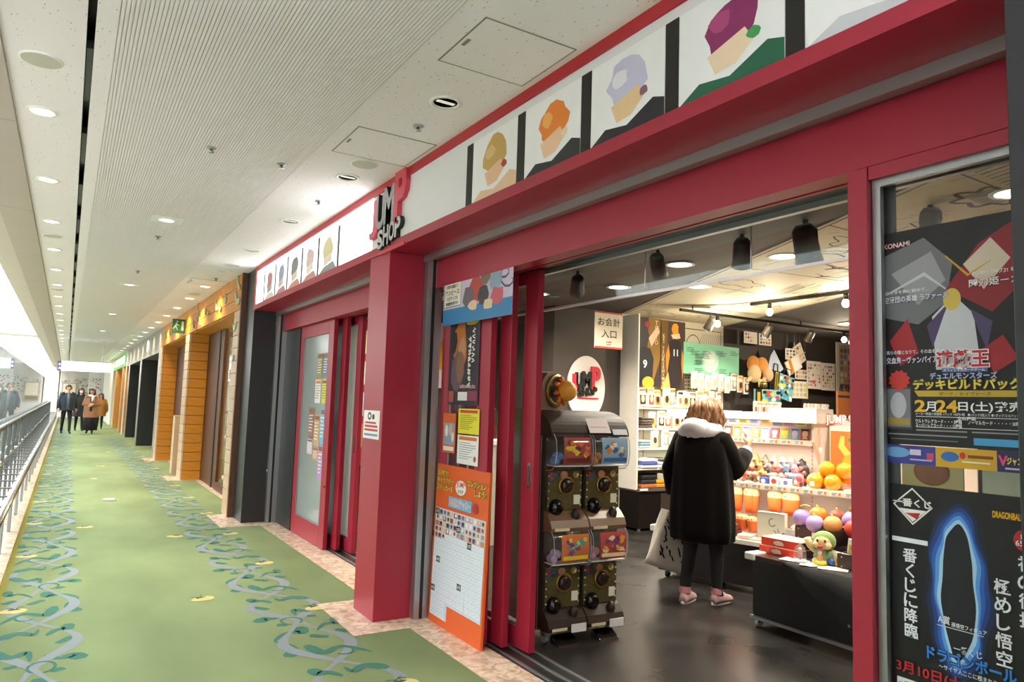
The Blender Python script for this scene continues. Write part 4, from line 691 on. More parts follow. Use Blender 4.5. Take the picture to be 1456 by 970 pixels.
# ================================================================== SHOP LIGHTS
for k, (x, y) in enumerate(((4.69, 5.56), (4.34, 4.35), (4.71, 3.6), (4.34, 6.5), (6.67, 5.65), (8.78, 5.7), (5.25, 5.0), (4.3, 1.8), (6.3, 2.4), (3.3, 7.9))):
    downlight((x, y, SZ-.008), 'round bright downlight in the shop ceiling, %s' % ['above the cash entrance sign', 'left of the comic print band', 'on the near edge of the comic band', 'nearest the cash desk', 'at the right end of the comic band', 'over the far goods wall', 'beside the comic band', 'seen through the shop window', 'at the right of the shop', 'behind the far door'][k], .10, 'downlights in the shop ceiling', E_SHOP, (1, .90, .74), lens=7.0, spread=2.6)
t = thing('light_track', 'long black lighting track running along the shop back wall', 'light track', (6.0, 6.0, SZ-.07)); B().box(0, -.018, -.015, 4.6, .018, .015, BLACK).obj('rail', t)
for x in (.2, 2.2, 4.3): B().cyl((x, 0, .015), (x, 0, .065), .008, BLACK, 8).obj('stem', t)
t = thing('light_track', 'short black lighting track on the comic print band', 'light track', (6.44, 4.0, SZ-.03)); B().box(-.018, 0, -.015, .018, 1.35, .015, BLACK).obj('rail', t)
def spot(loc, aim, label, lit=True, s=1.0, col=BLACK):
    t = thing('track_spotlight', label, 'spotlight', loc, group='track spotlights'); d = (Vector(aim)-Vector(loc)).normalized(); c = Vector((0, 0, -.09*s)); a, e = c-d*.07*s, c+d*.09*s
    q = B(); q.tube([a, a+d*.02*s, e-d*.04*s, e], [.03*s, .045*s, .05*s, .055*s], col, 16); q.obj('housing', t)
    q = B(); q.cyl((0, 0, 0), (0, 0, -.05*s), .012*s, col, 8); q.tube([(0, -.05*s, -.09*s), (0, -.05*s, -.05*s), (0, .05*s, -.05*s), (0, .05*s, -.09*s)], .006*s, col, 6); q.obj('yoke', t)
    q = B(); q.cyl(e-d*.002, e+d*.004, .046*s, mat('#fff2d6', .4, emit=14) if lit else mat('#6b6258', .3), 16); q.obj('lens', t)
    if lit:
        L = bpy.data.lights.new('spot_lamp', 'SPOT'); L.energy = E_SPOT; L.color = (1, .86, .66); L.spot_size = 1.5; L.spot_blend = .7; L.shadow_soft_size = .05
        lo = bpy.data.objects.new('spot_lamp', L); COL.objects.link(lo); lo.parent = t; lo.location = e+d*.02; lo.rotation_euler = d.to_track_quat('-Z', 'Y').to_euler()
def fill_lamp(x, y, z, label, e=20):  # bulbs added to brighten the shop ceiling and back wall
    t = thing('fill_bulb', label, 'light bulb', (x, y, z), group='fill bulbs added on the shop lighting tracks'); B().lathe([(.022, 0), (.022, -.05), (.016, -.06)], BLACK, 14).obj('socket', t); q = B(); q.ball((0, 0, -.095), (.035, .035, .042), mat('#fff0d2', .4, emit=16), 14, 10); q.obj('glass_bulb', t)
    L = bpy.data.lights.new('fill_light', 'POINT'); L.energy = e; L.color = (1, .84, .6); L.shadow_soft_size = .045; lo = bpy.data.objects.new('fill_light', L); COL.objects.link(lo); lo.parent = t; lo.location = (0, 0, -.16)
fill_lamp(6.62, 6.0, SZ-.085, 'added bare fill bulb on the long track above the tall posters'); fill_lamp(9.15, 6.0, SZ-.085, 'added bare fill bulb on the long track over the picture packs')
fill_lamp(6.44, 4.2, SZ-.045, 'added bare fill bulb at the near end of the short track', 22); fill_lamp(6.44, 5.1, SZ-.045, 'added bare fill bulb at the far end of the short track', 22)
CL = mat('#8d857a', .3, .4)
spot((6.5, 6.0, SZ-.09), (6.6, 7.0, 1.4), 'lit clear spotlight on the track above the tall posters', col=CL)
spot((7.55, 6.0, SZ-.09), (7.6, 7.0, 1.4), 'clear spotlight on the track above the green sheet', True, col=CL)
spot((8.4, 6.0, SZ-.09), (8.6, 7.0, 1.2), 'clear spotlight on the track over the round cushions', False, col=CL)
spot((9.3, 6.0, SZ-.09), (8.2, 4.4, 1.5), 'glaring spotlight on the track over the picture packs')
spot((10.3, 6.0, SZ-.09), (10, 7.0, 1.5), 'dark spotlight at the right end of the track', False)
spot((3.95, 3.36, SZ), (4.9, 4.2, .9), 'black cylinder spotlight aimed at the shelf beside the comic band', True, 1.3)
spot((3.95, 2.85, SZ), (4.8, 3.0, .6), 'large black cylinder spotlight nearest the shop door', True, 1.6)
spot((3.85, 4.1, SZ), (4.9, 4.6, .9), 'black cylinder spotlight in the dark ceiling middle', False, 1.2)
spot((3.9, 5.2, SZ), (5, 6.8, 1.5), 'black cylinder spotlight near the cash desk', True, 1.3)
spot((4.2, 2.2, SZ), (4.9, 2.6, .9), 'lit spotlight beside the right door post', True, 1.2)

# ================================================================== BACK WALL DISPLAY
CS = thing('shelf_unit', 'white wall shelf unit with a black base cabinet at the back of the shop', 'shelf', (6.08, 7.12, 0)); SW = mat('#f0ece2', .45)
B().box(0, -.37, .03, 1.9, 0, .48, mat('#191412', .35)).obj('base_cabinet', CS); B().box(-.012, -.385, .48, 1.9, -.005, .515, mat('#5c5650', .4)).obj('base_top', CS); B().box(.0, -.40, .495, .12, -.385, .52, WHITE).obj('corner_guard', CS)
B().box(.36, -.375, .05, 1.9, -.371, .45, mat('#3d342f', .4)).obj('cabinet_door', CS); B().box(0, -.37, 0, .03, -.345, .03, ALU).obj('foot', CS); B().box(-.02, -.34, .5, .0, 0, 2.70, SW).obj('side_panel', CS)
for z in (.76, 1.01, 1.26, 1.52): B().box(0, -.34, z-.018, 1.9, -.01, z, SW).obj('shelf', CS)
q = B()
for i in range(12):
    for j in range(8): q.cyl((.95+i*.05, -.008, 1.6+j*.05), (.95+i*.05, -.004, 1.6+j*.05), .012, INK, 6)
q.obj('perforation', CS, kind='stuff')
for k in range(3): # shelf strip lights
    L = bpy.data.lights.new('shelf_strip', 'AREA'); L.shape = 'RECTANGLE'; L.size = 1.5; L.size_y = .02; L.energy = 5; L.color = (1, .9, .75); lo = bpy.data.objects.new('shelf_strip', L); COL.objects.link(lo); lo.parent = CS; lo.location = (.95, -.3, (.98, 1.235, 1.49)[k])
def pillow(b, w, h, t, m, T=None, nx=6, ny=8):
    """soft packet: x width, z height, bulging along y"""
    V = []; F = []
    for sgn in (-1, 1):
        for j in range(ny+1):
            for i in range(nx+1):
                u, v = i/nx*2-1, j/ny*2-1; V.append((u*w/2, sgn*t/2*max(0, (1-u**4))**.5*max(0, (1-v**4))**.5, (v+1)*h/2))
    n = (nx+1)*(ny+1)
    for s_ in (0, n):
        for j in range(ny):
            for i in range(nx): a = s_+j*(nx+1)+i; F.append((a, a+1, a+nx+2, a+nx+1) if s_ == 0 else (a, a+nx+1, a+nx+2, a+1))
    b.add(V, F, m, True, T)
def packet(label, loc, w, h, cols, rz=0.0, tilt=0.0, group=None, name='goods_packet', cat='packet', bulge=.03, clear=False, tag_=True):
    t = thing(name, label, cat, loc, rz, group); T = Matrix.Rotation(tilt, 4, 'Y') if tilt else None
    b = B(); pillow(b, w, h, bulge, P(cols[0]), T); b.obj('pouch', t)
    b = B(); y = -bulge/2-.003
    def q(x0, z0, x1, z1, c): b.add([(x0*w, y, z0*h), (x1*w, y, z0*h), (x1*w, y, z1*h), (x0*w, y, z1*h)], [(0, 1, 2, 3)], P(c), False, T)
    q(-.36, .12, .36, .62, cols[1]); y -= .0006; b.add([(.24*w*math.cos(a), y, h*(.42+.2*math.sin(a))) for a in [2*math.pi*i/14 for i in range(14)]], [tuple(range(14))], P(cols[2]), False, T)
    if tag_: q(-.42, .82, .42, .95, cols[3] if len(cols) > 3 else '#f4f1ea')
    b.obj('print', t); return t
pal = [('#efe6d8', '#e08a3c', '#2e2a2e', '#d9a13c'), ('#f3ede2', '#2f2c33', '#e9c7a0', '#e07b30'), ('#f4efe6', '#e9d9b4', '#c97a3a', '#3a3640'), ('#e8e2d8', '#d9b27a', '#3a3234', '#f0e9dd'), ('#f4efe8', '#c94f3c', '#f0d9b8', '#e8a23c'), ('#ece7de', '#e8a13a', '#54484a', '#f2ece2'), ('#f5f2ec', '#8a9aa8', '#e9d2b0', '#e07b30')]
nm = ['orange and black', 'black and cream', 'cream and brown', 'tan and black', 'red and cream', 'amber and grey', 'grey and cream']
rr = random.Random(12)
rows = [(1.53, .25, 'top row of the wall shelf', 6.22, 12, .125), (1.265, .22, 'second row of the wall shelf', 6.4, 10, .13), (1.015, .215, 'third row of the wall shelf', 6.45, 9, .14)]
for z, h, nmr, x0, n_, dx in rows:
    for k in range(n_):
        c = pal[(k*3+int(z*10)) % 7]
        packet('%s packet, %s from left in the %s' % (nm[(k*3+int(z*10)) % 7], ORD[k], nmr), (x0+k*dx+rr.uniform(-.01, .01), 6.86+rr.uniform(-.02, .02), z+.004), .115, h*rr.uniform(.85, 1), c, rr.uniform(-.15, .15), rr.uniform(-.06, .06), 'goods packets on the '+nmr)
def folded(label, loc, w, d, h, cols, group, cat='folded shirt', name='folded_shirt'):
    t = thing(name, label, cat, loc, rr.uniform(-.06, .06), group)
    for i, c in enumerate(cols):
        q = B(); z0 = h*i/len(cols); q.box(-w/2+.006*i, -d/2, z0+.002, w/2-.004*i, d/2, z0+h/len(cols)-.002, P(c), bev=.012); q.obj('layer', t)
folded('stack of dark packed shirts at the left of the second wall shelf', (6.24, 6.9, 1.265), .2, .22, .13, ['#5b4f4c', '#4a4140', '#6a5c58', '#3f3838'], 'folded goods on the wall shelf')
folded('stack of pale blue packed towels at the left of the third wall shelf', (6.22, 6.9, 1.012), .18, .22, .10, ['#b9cdd6', '#8fb3c4', '#d4dde0'], 'folded goods on the wall shelf')
for k, (x, cs, d_) in enumerate(((6.28, ['#cfd4ee', '#5560b8', '#e6e8f2'], 'white and blue'), (6.58, ['#f0f0ee', '#e3e6ea', '#3c3c40'], 'white'), (6.88, ['#8fc4a0', '#e6efe6', '#3d8a5c'], 'green and white'), (7.18, ['#b83a34', '#eee8e4', '#2e2c2e'], 'red and white'))):
    folded('%s folded shirts on the fourth wall shelf' % d_, (x, 6.9, .762), .27, .27, .12, cs, 'folded goods on the wall shelf')
for k, (x, cs, d_) in enumerate(((6.26, ['#b5683a', '#2c2a2a', '#1f1e20'], 'black and copper'), (6.50, ['#c98a3a', '#e0a325', '#26241f'], 'amber and black'), (6.80, ['#a8c9b0', '#e8eee6', '#8db8a0'], 'pale green'), (7.10, ['#e9e4dc', '#c9463c', '#efeae4'], 'cream and red'))):
    folded('%s folded shirts on the lowest wall shelf' % d_, (x, 6.9, .517), .25, .28, .16, cs, 'folded goods on the wall shelf')
# tall posters (plain colour fields with the printed names and numbers)
sheet('hanging_poster', 'tall dark and orange hanging poster lettered TOBIO with the number nine', 'poster', bck(6.17, 6.99, 2.70), .46, .90, '#3a3038', [('p', [(.55, 0), (1, 0), (1, .6), (.7, 1), (.45, 1)], '#8a6a2e'), ('p', blob(.4, .27, .13, 11, 71, 1.5), '#33323c'), ('p', [(.55, .3), (.9, .1), (.97, .2), (.66, .42)], '#efd3b4'), ('p', [(.1, .98), (.15, .5), (.35, .43), (.62, .45), (.75, .6), (.7, .98)], '#23252c'), ('p', [(.0, 1), (.08, .62), (.18, .6), (.2, 1)], '#e58a2c'), ('e', .55, .95, .22, .09, '#f0b03a'), ('e', .5, .1, .1, .04, '#a02a3c'), ('t', .42, .68, .11, '9', '#eeeeee', dict(align='c', bold=.03)), ('t', .84, .03, .06, 'TOBIO', '#e9dcc0', dict(vert=True, w=.36))], .002)
sheet('hanging_poster', 'tall brown hanging poster lettered KEI TSUKISHIMA with the number eleven', 'poster', bck(6.64, 6.985, 2.69), .44, .92, '#4a3a34', [('p', [(0, 0), (.3, 0), (.15, 1), (0, 1)], '#6f5426'), ('p', [(.0, 1), (.3, .75), (.6, .9), (.62, 1)], '#e8b26a'), ('p', blob(.58, .11, .09, 10, 72, 1.6), '#e9a52e'), ('p', [(.4, .2), (.75, .17), (.8, .24), (.5, .27)], '#efd3b4'), ('p', [(.25, .62), (.35, .3), (.55, .25), (.8, .3), (.92, .62), (.8, .98), (.4, .98)], '#2b2527'), ('p', [(.2, .5), (.3, .34), (.36, .5), (.24, .8)], '#e58a2c'), ('p', [(.86, .4), (.96, .55), (.9, .85), (.84, .6)], '#e58a2c'), ('t', .6, .46, .09, '11', '#eeeeee', dict(align='c', bold=.03)), ('t', .10, .2, .045, 'KEI', '#e9dcc0', dict(vert=True, w=.14)), ('t', .09, .38, .045, 'TSUKISHIMA', '#e9dcc0', dict(vert=True, w=.55))], .002)
scr = []; rr = random.Random(31)
for k in range(16):
    x0, y0 = .04+.8*rr.random(), .08+.8*rr.random()
    if .33 < x0 < .6 and y0 > .2: continue
    for j in range(3): scr.append(('l', wave(10, x0, y0+j*.055, x0+.1+.06*rr.random(), y0+j*.055, .008, 4), .007, '#2f5a4a'))
sheet('hand_written_sheet', 'mint green hand written sheet hanging over the wall goods', 'sheet', bck(7.05, 6.98, 2.43, -.012), 1.1, .43, '#8fdcb8', [('e', .47, .55, .15, .36, '#c9f0dd'), ('e', .47, .42, .09, .2, '#e2f8ee')]+scr, .001)
# dark wall: logo oval, cash sign, posters
t = thing('oval_sign', 'white oval wall sign with the red and black JUMP SHOP letters', 'sign', M=bck(5.49, 7.10, 1.74)); q = B(); q.prism([(.295*math.cos(a), .40*math.sin(a)) for a in [2*math.pi*i/48 for i in range(48)]], -.01, .012, mat('#e9e4e0', .5), axis='z'); q.obj('oval_board', t)
jump_logo(t, .0, .05, .5, .02, (mat('#c9283a', .5), INK, mat('#c9283a', .5), INK, mat('#c9283a', .5)))
t = sheet('cash_desk_sign', 'cream hanging sign with red bands reading cash desk entrance in Japanese', 'sign', bck(5.06, 6.4, 2.60, -.0), .41, .42, '#e9e0cc', [('r', 0, 0, 1, .04, '#c9402c'), ('r', 0, .95, 1, 1, '#c9402c'), ('t', .5, .27, .22, 'お会計', '#241f1c', dict(align='c', w=.8)), ('t', .5, .60, .22, '入口', '#241f1c', dict(align='c', w=.54)), ('t', .5, .83, .05, 'JUMP', '#c9283a', dict(align='c', w=.2, bold=.03)), ('t', .5, .895, .035, 'SHOP', '#241f1c', dict(align='c', w=.15, bold=.03))], .006)
q = B(); q.cyl((.05, 0, -.003), (.05, .135, -.003), .002, STEEL, 6); q.cyl((.36, 0, -.003), (.36, .135, -.003), .002, STEEL, 6); q.obj('hanging_wire', t)
sheet('backlit_poster', 'bright pink, orange and white poster on the dark wall behind the cash desk', 'poster', bck(4.05, 8.86, 2.6), 1.9, .9, '#e9d9d6', [('e', .78, .25, .12, .2, '#3a343c'), ('e', .78, .35, .08, .13, '#efcdb0'), ('e', .75, .6, .12, .2, '#e8823a'), ('e', .85, .75, .1, .17, '#c03a44'), ('e', .5, .5, .12, .3, '#d88a94'), ('e', .25, .5, .15, .3, '#e9b23a'), ('p', blob(.7, .85, .1, 9, 5, .8), '#f2efe9'), ('p', blob(.9, .5, .08, 9, 6, .6), '#f0c87a')], .01)
# dark wall goods
def board(label, x, z, w, h, bgc, els=(), y=7.05, tilt=0.0, name='hanging_sheet', cat='hanging sheet', group='goods hanging on the dark wall', thick=.004):
    r = sheet(name, label, cat, bck(x, y, z, tilt), w, h, bgc, els, thick, group)
    for fx in (.15, .85):
        q = B(); L_ = (SZ-z)/max(.3, math.cos(tilt)) if y < 6.94 else .02; q.cyl((w*fx, -.005, -.002), (w*fx+math.sin(tilt)*L_, math.cos(tilt)*L_, -.002), .0012, STEEL, 5); q.obj('string', r)
    return r
def grid(nx, ny, cs, sd, x0=.06, x1=.94, y0=.08, y1=.92, r=.4):
    rr = random.Random(sd); return [('e', x0+(x1-x0)*(i+.5)/nx, y0+(y1-y0)*(j+.5)/ny, (x1-x0)/nx*r, (y1-y0)/ny*r, rr.choice(cs)) for j in range(ny) for i in range(nx)]
CW = ['#e9b48a', '#c96a52', '#6a5a5c', '#e8d9a0', '#a8b8b0', '#d98f9a', '#efe7da']
board('square card of small orange faces hung highest on the dark wall', 8.16, 2.66, .28, .17, '#efe6d6', grid(5, 3, CW, 1), 6.9); board('white square card hung beside the orange card', 8.48, 2.655, .27, .17, '#f0eadf', grid(4, 3, ['#5a5050', '#c98f6a', '#e9e0d2', '#a8846a'], 2), 6.9)
def cushion(label, x, z, r, c, mark=None, y=6.95, name='round_cushion', tail=None):
    t = thing(name, label, 'cushion', (x, y, z), group='round cushions on the dark wall'); q = B(); q.ball((0, 0, 0), (r, .06, r), mat(c, .9, sheen=.3, var=.06)); q.obj('pad', t)
    if tail: q = B(); q.tube([(-r*.7, 0, -r*.5), (-r*1.2, 0, -r*.9), (-r*1.35, 0, -r*.7)], [r*.3, r*.18, r*.05], mat(c, .9)); q.obj('tail', t)
cushion('orange round cushion at the left of the joined pair', 8.42, 2.20, .125, '#e8953f'); cushion('orange round cushion at the right of the joined pair', 8.58, 2.195, .12, '#eda04a', y=6.93)
cushion('cream round cushion with a small tail', 8.38, 2.06, .13, '#eccd96', tail=True, y=6.90); cushion('peach round cushion beside the black bag', 8.67, 2.06, .105, '#eab98a', tail=True, y=6.90)
packet('small yellow plush mascot packet under the round cushions', (8.56, 6.9, 1.87), .2, .12, ('#e9cf7a', '#c9a24a', '#f3e6b8', '#e9cf7a'), group='goods hanging on the dark wall', tag_=False)
q = B(); q.prism([(-.02, -.30), (.05, -.1), (.13, 0), (.34, -.28), (.26, -.33)], -.004, 0, P('#c3cfe0')); q.obj('folded_cloth', loc=(8.68, 6.9, 2.44), label='pale blue folded cloth hung as a diamond on the dark wall', cat='cloth', group='goods hanging on the dark wall')
board('white card with brown marks on strings', 9.07, 2.48, .25, .17, '#efe8d8', grid(3, 3, ['#8a8070', '#c9bda0', '#5f5a52'], 3), 6.9); board('slanted cream card right of the string card', 9.27, 2.50, .2, .3, '#ece0cc', grid(3, 4, CW, 4), 6.92, .5)
board('slanted white pouch with an orange band', 9.04, 2.26, .34, .22, '#f0e4d4', [('r', .2, .0, .4, 1, '#d98a2e'), ('r', .42, .1, .9, .9, '#f4efe6')], 6.88, .45, 'slanted_pouch', 'pouch', thick=.02)
def tote(label, x, z, w, h, face, els, tilt=0.0, y=6.88, strap='#1d1b1c'):
    t = sheet('tote_bag', label, 'bag', bck(x, y, z, tilt), w, h, face, els, .03, 'bags on the dark wall'); q = B()
    for dz in (0, -.03): q.tube([(w*.25, -.01, dz), (w*.3, .10, dz), (w*.7, .10, dz), (w*.75, -.01, dz)], .008, mat(strap, .8), 6)
    q.obj('handle', t); return t
mot = [('e', random.Random(k).random()*.9+.05, random.Random(k+50).random()*.9+.05, .09, .07, ['#4aa0c8', '#e9d45a', '#f3f0ea', '#2f7f6a', '#20242a', '#c94f4a'][k % 6]) for k in range(38)]
tote('slanted black bag with a yellow lettered strip', 8.72, 2.14, .2, .32, '#1a191b', [('r', .55, .05, .85, .95, '#d8b428'), ('r', .6, .1, .8, .9, '#6a5a14')], -.12)
tote('blue, white and yellow patterned bag, slanted at the centre of the dark wall', 8.92, 2.10, .34, .36, '#7fb8c9', mot, -.2); tote('blue patterned tote with a black and yellow side strip', 8.28, 1.84, .54, .37, '#8cc3cc', mot+[('r', 0, 0, .25, 1, '#1b1a1c'), ('r', .07, .12, .19, .92, '#d8b428')], y=6.8)
board('white card with an orange edge beside the picture packs', 9.36, 2.18, .3, .15, '#efe4d6', [('l', [(.03, .05), (.97, .05), (.97, .95), (.03, .95), (.03, .05)], .02, '#d9a05a')]+grid(5, 2, ['#8a7a72', '#d9c0a8'], 6), 6.95); board('cream poster card with a yellow edge below the white card', 9.22, 2.0, .42, .26, '#f1ead6', [('r', .9, .05, .97, .95, '#e2d24a')]+grid(4, 3, ['#d9cfae', '#c9b9a0'], 7), 6.93)
board('large clear pack of pale printed pictures, left half', 9.67, 2.33, .35, .43, '#f2ebe0', grid(6, 7, CW+['#f0e9dc', '#f3eee6'], 8)+[('t', .5, .75, .12, 'UF', '#d8487a', dict(align='c', bold=.04))], 6.97); board('large clear pack of pale printed pictures, right half', 10.03, 2.32, .35, .43, '#efe6da', grid(6, 7, CW+['#f0e9dc', '#e9e4da'], 9), 6.97)
tote('orange box bag with a grey band', 9.9, 1.87, .36, .37, '#cf7a44', [('r', 0, .17, 1, .27, '#4c4a46')], y=6.6); tote('plain dark grey shopping bag at the right of the orange one', 10.3, 1.9, .24, .46, '#55544f', [('l', [(.6, .1), (.4, .9)], .04, '#3f3e3a')], y=6.6, strap='#a5563a'); tote('plain dark grey shopping bag farthest right', 10.55, 1.9, .24, .46, '#4d4c48', [('l', [(.5, .1), (.6, .9)], .04, '#3a3936')], y=6.6, strap='#a5563a')
board('tall framed board of round badges at the right of the dark wall', 10.46, 2.68, .8, 1.4, '#d9cfbe', [('r', .08, .03, 1, .97, '#b9a58e')]+grid(7, 13, ['#6a5f66', '#c98a5a', '#d9c9a8', '#8a7480', '#b2565a', '#e3d6bd'], 10, .1, .98, .06, .96), 6.99, name='badge_board', cat='board', thick=.02)
t = thing('wall_counter', 'long white lit counter under the hanging bags', 'counter', (8.0, 6.55, 0)); B().box(0, 0, 0, 3.2, .5, 1.42, SW).obj('body', t); B().box(-.02, -.02, 1.42, 3.2, .5, 1.46, SW).obj('top', t)
for k in range(14): packet('%s magazine packet, %s from left on the white counter' % (nm[k % 7], ORD[k]), (8.1+.085*k+(.5 if k > 6 else 0), 6.66, 1.462), .08, .2, (('#f2ddd6', '#e08f94', '#f4efe8', '#e9c7b8') if k % 2 else ('#f3ece0', '#d9a878', '#7d6a64', '#efe3d0')), rr.uniform(-.2, .2), 0, 'magazine packets on the white counter')
for k in range(9): packet('%s picture packet, %s from left of those hung above the wall shelf' % (nm[(k*2) % 7], ORD[k]), (7.2+.13*k, 6.93, 1.80-.02*(k % 3)), .12, .24, (('#f4f0e8', '#efe6d8', '#d9c0b0', '#f4efe6') if k < 6 else pal[k % 7]), 0, 0, 'picture packets hung above the wall shelf')

# ================================================================== CASH DESK
t = thing('cash_desk', 'pale cash desk with a yellow sheet behind the capsule machine', 'counter', (3.9, 6.7, 0)); B().box(0, 0, 0, 1.0, .5, 1.06, mat('#cfc6b8', .6)).obj('body', t); B().box(-.02, -.02, 1.06, 1.02, .52, 1.1, WHITE).obj('top', t); B().box(.1, -.03, .9, .7, -.021, 1.3, mat('#dfe6c8', .5)).obj('notice', t); B().box(.1, .0, 1.1, .95, .02, 1.32, WHITE).obj('screen_panel', t)

# ================================================================== CAPSULE TOY MACHINE
CM = thing('capsule_toy_machine', 'brown four-unit capsule toy machine with clear domes at the shop entrance', 'vending machine', (2.93, 3.80, 0), math.radians(-3)); BR = mat('#33251d', .5, var=.05, spec=.3); BRL = mat('#7a5f47', .35); GOLD = mat('#5a5430', .45, .2, var=.6, scale=55)
B().box(-.30, .05, .07, .30, .42, 1.33, mat('#4a392e', .45), bev=.01).obj('cabinet', CM)
hp = [(.42, 1.30)]+[(-.09+.26-.26*math.cos(a), 1.30+.16*math.sin(a)) for a in [math.pi/2*i/10 for i in range(11)]][::1]+[(.42, 1.46)]
hp = [(-.09, 1.30)]+[(-.09+.26*(1-math.cos(a)), 1.30+.165*math.sin(a)) for a in [math.pi/2*i/10 for i in range(1, 11)]]+[(.42, 1.465), (.42, 1.30)]
q = B(); q.prism(hp, -.305, .305, BR, axis='x', smooth=False); q.obj('hood', CM)
q = B(); q.add([(-.02, -.088, 1.325), (.15, -.088, 1.325), (.15, -.03, 1.42), (-.02, -.03, 1.42)], [(0, 1, 2, 3)], P('#efe3e0')); q.add([(.165, -.093, 1.315), (.285, -.093, 1.315), (.285, -.075, 1.35), (.165, -.075, 1.35)], [(0, 1, 2, 3)], P('#dfe4ee')); o = q.obj('hood_label', CM); o.location = (0, -.012, .0)
for k in range(3): q = B(); q.box(0.0, -.078+.022*k, 1.36+.02*k, .13, -.077+.022*k, 1.364+.02*k, P('#cf7f86')); q.obj('label_line', CM)
cards = {(0, 1): ['#b0402e', '#e2772e', '#f0c83a', '#6a2a26'], (1, 1): ['#9fc9e6', '#e88a2a', '#f0ead8', '#3a6aa8'], (0, 0): ['#d9722a', '#3aa0a0', '#7a3a6a', '#e9c33a'], (1, 0): ['#c23a2e', '#e8a23a', '#7a3a7a', '#f0d6a8']}
caps = {(0, 1): '#3f7fc4', (1, 1): '#e08a3a', (0, 0): '#b9a0c9', (1, 0): '#c98aa0'}
for r in (0, 1):
    for c in (0, 1):
        z0 = .085+.61*r; xc = -.148+.296*c; w2 = .143
        u = B(); u.box(xc-w2, 0, z0, xc+w2, .06, z0+.61, BR, bev=.004); U = u.obj('machine_unit', CM)
        # chute lip
        q = B(); q.prism([(.01, z0-.005), (-.085, z0+.005), (-.095, z0+.03), (-.075, z0+.075), (-.03, z0+.115), (.01, z0+.135)], xc-w2, xc+w2, BRL if r else BR, axis='x'); q.obj('chute_lip', U)
        q = B(); q.ball((xc+.06, -.055, z0+.105), (.028, .03, .04), mat('#2c2019', .5)); q.obj('coin_return', U)
        # panel
        B().box(xc-w2+.012, -.012, z0+.13, xc+w2-.012, .002, z0+.385, GOLD).obj('front_panel', U)
        q = B()
        for s_ in (-1, 1):
            for k in range(5): q.ball((xc+s_*(w2-.02), -.014, z0+.16+k*.047), .006, mat('#c9d2c4', .3, .5), 8, 5)
        q.obj('rivets', U, kind='stuff')
        q = B(); T = Matrix.Translation((xc+.01, -.012, z0+.285)) @ Matrix.Rotation(math.pi/2, 4, 'X'); q.lathe([(.058, 0), (.060, .008), (.050, .012), (.048, .006)], mat('#b0863c', .35, .5), 28, T); q.obj('dial_ring', U)
        q = B(); q.lathe([(.046, 0), (.045, .02), (.038, .03), (.002, .032)], mat('#241a16', .3), 24, T); q.box(-.036, -.008, .028, .036, .008, .045, mat('#2e221c', .3), T @ Matrix.Rotation(.6, 4, 'Z')); q.obj('dial_knob', U)
        q = B(); q.ball((xc-.07, -.02, z0+.15), (.052, .045, .055), mat('#0f0d0d', .15)); q.obj('outlet_bowl', U)
        q = B(); q.box(xc-.115, -.016, z0+.345, xc-.09, -.012, z0+.37, mat('#c0392f', .4)); q.box(xc-.085, -.016, z0+.345, xc-.06, -.012, z0+.37, mat('#3a62b0', .4)); q.box(xc-.115, -.016, z0+.325, xc-.09, -.012, z0+.34, mat('#3a62b0', .4)); q.obj('coin_marks', U)
        q = B(); q.prism([(xc-.03, z0+.335), (xc+.01, z0+.335), (xc+.02, z0+.36), (xc+.005, z0+.378), (xc-.025, z0+.378), (xc-.04, z0+.36)], -.018, -.012, mat('#c9ccc6', .25, .8)); q.obj('silver_badge', U)
        q = B(); q.lathe([(.022, 0), (.022, .006), (.016, .006), (.015, .001)], mat('#b9a36a', .35, .6), 18, Matrix.Translation((xc+.085, -.012, z0+.355)) @ Matrix.Rotation(math.pi/2, 4, 'X')); q.obj('coin_slot', U)
        B().box(xc+.07, -.016, z0+.165, xc+.118, -.012, z0+.225, mat('#e6e8d6', .5)).obj('price_label', U)
        q = B(); q.box(xc-.12, -.098, z0+.012, xc-.01, -.093, z0+.03, mat('#d9cfa8', .4)); q.obj('lip_plate', U)
        if r == 0: B().box(xc+.02, -.102, z0-.005, xc+.13, -.096, z0+.045, P('#e9e9ea')).obj('white_label', U)
        # dome
        zd = z0+.385; arc = [(.0, zd+.25), (-.075, zd+.245), (-.115, zd+.20), (-.125, zd+.12), (-.11, zd+.045), (-.075, zd+.01), (.0, zd)]
        q = B(); n = len(arc); q.add([(xc-w2+.003, a, e) for a, e in arc]+[(xc+w2-.003, a, e) for a, e in arc], [(i, i+1, i+1+n, i+n) for i in range(n-1)], PLASTIC, True); q.add([(xc-w2+.003, a, e) for a, e in arc], [tuple(range(n))], PLASTIC); q.add([(xc+w2-.003, a, e) for a, e in arc], [tuple(range(n))], PLASTIC); q.obj('clear_dome', U)
        q = B(); 
        for sx in (-1, 1): q = B(); q.tube([(xc+sx*(w2-.004), a-.002, e) for a, e in arc], .0022, mat('#a9acae', .2), 6); q.obj('dome_edge', U)
        B().box(xc-w2+.01, -.10, zd+.03, xc+w2-.01, 0, zd+.036, WHITE).obj('tray', U)
        cs = cards[(c, r)]; q = B(); arc2 = [(-.108, zd+.215), (-.118, zd+.16), (-.118, zd+.10), (-.106, zd+.045)]; x0, x1 = xc-w2*.55, xc+w2*.9
        q.add([(x, a, e) for x in (x0, x1) for a, e in arc2], [(i, i+1, i+5, i+4) for i in range(3)], P(cs[0]), True)
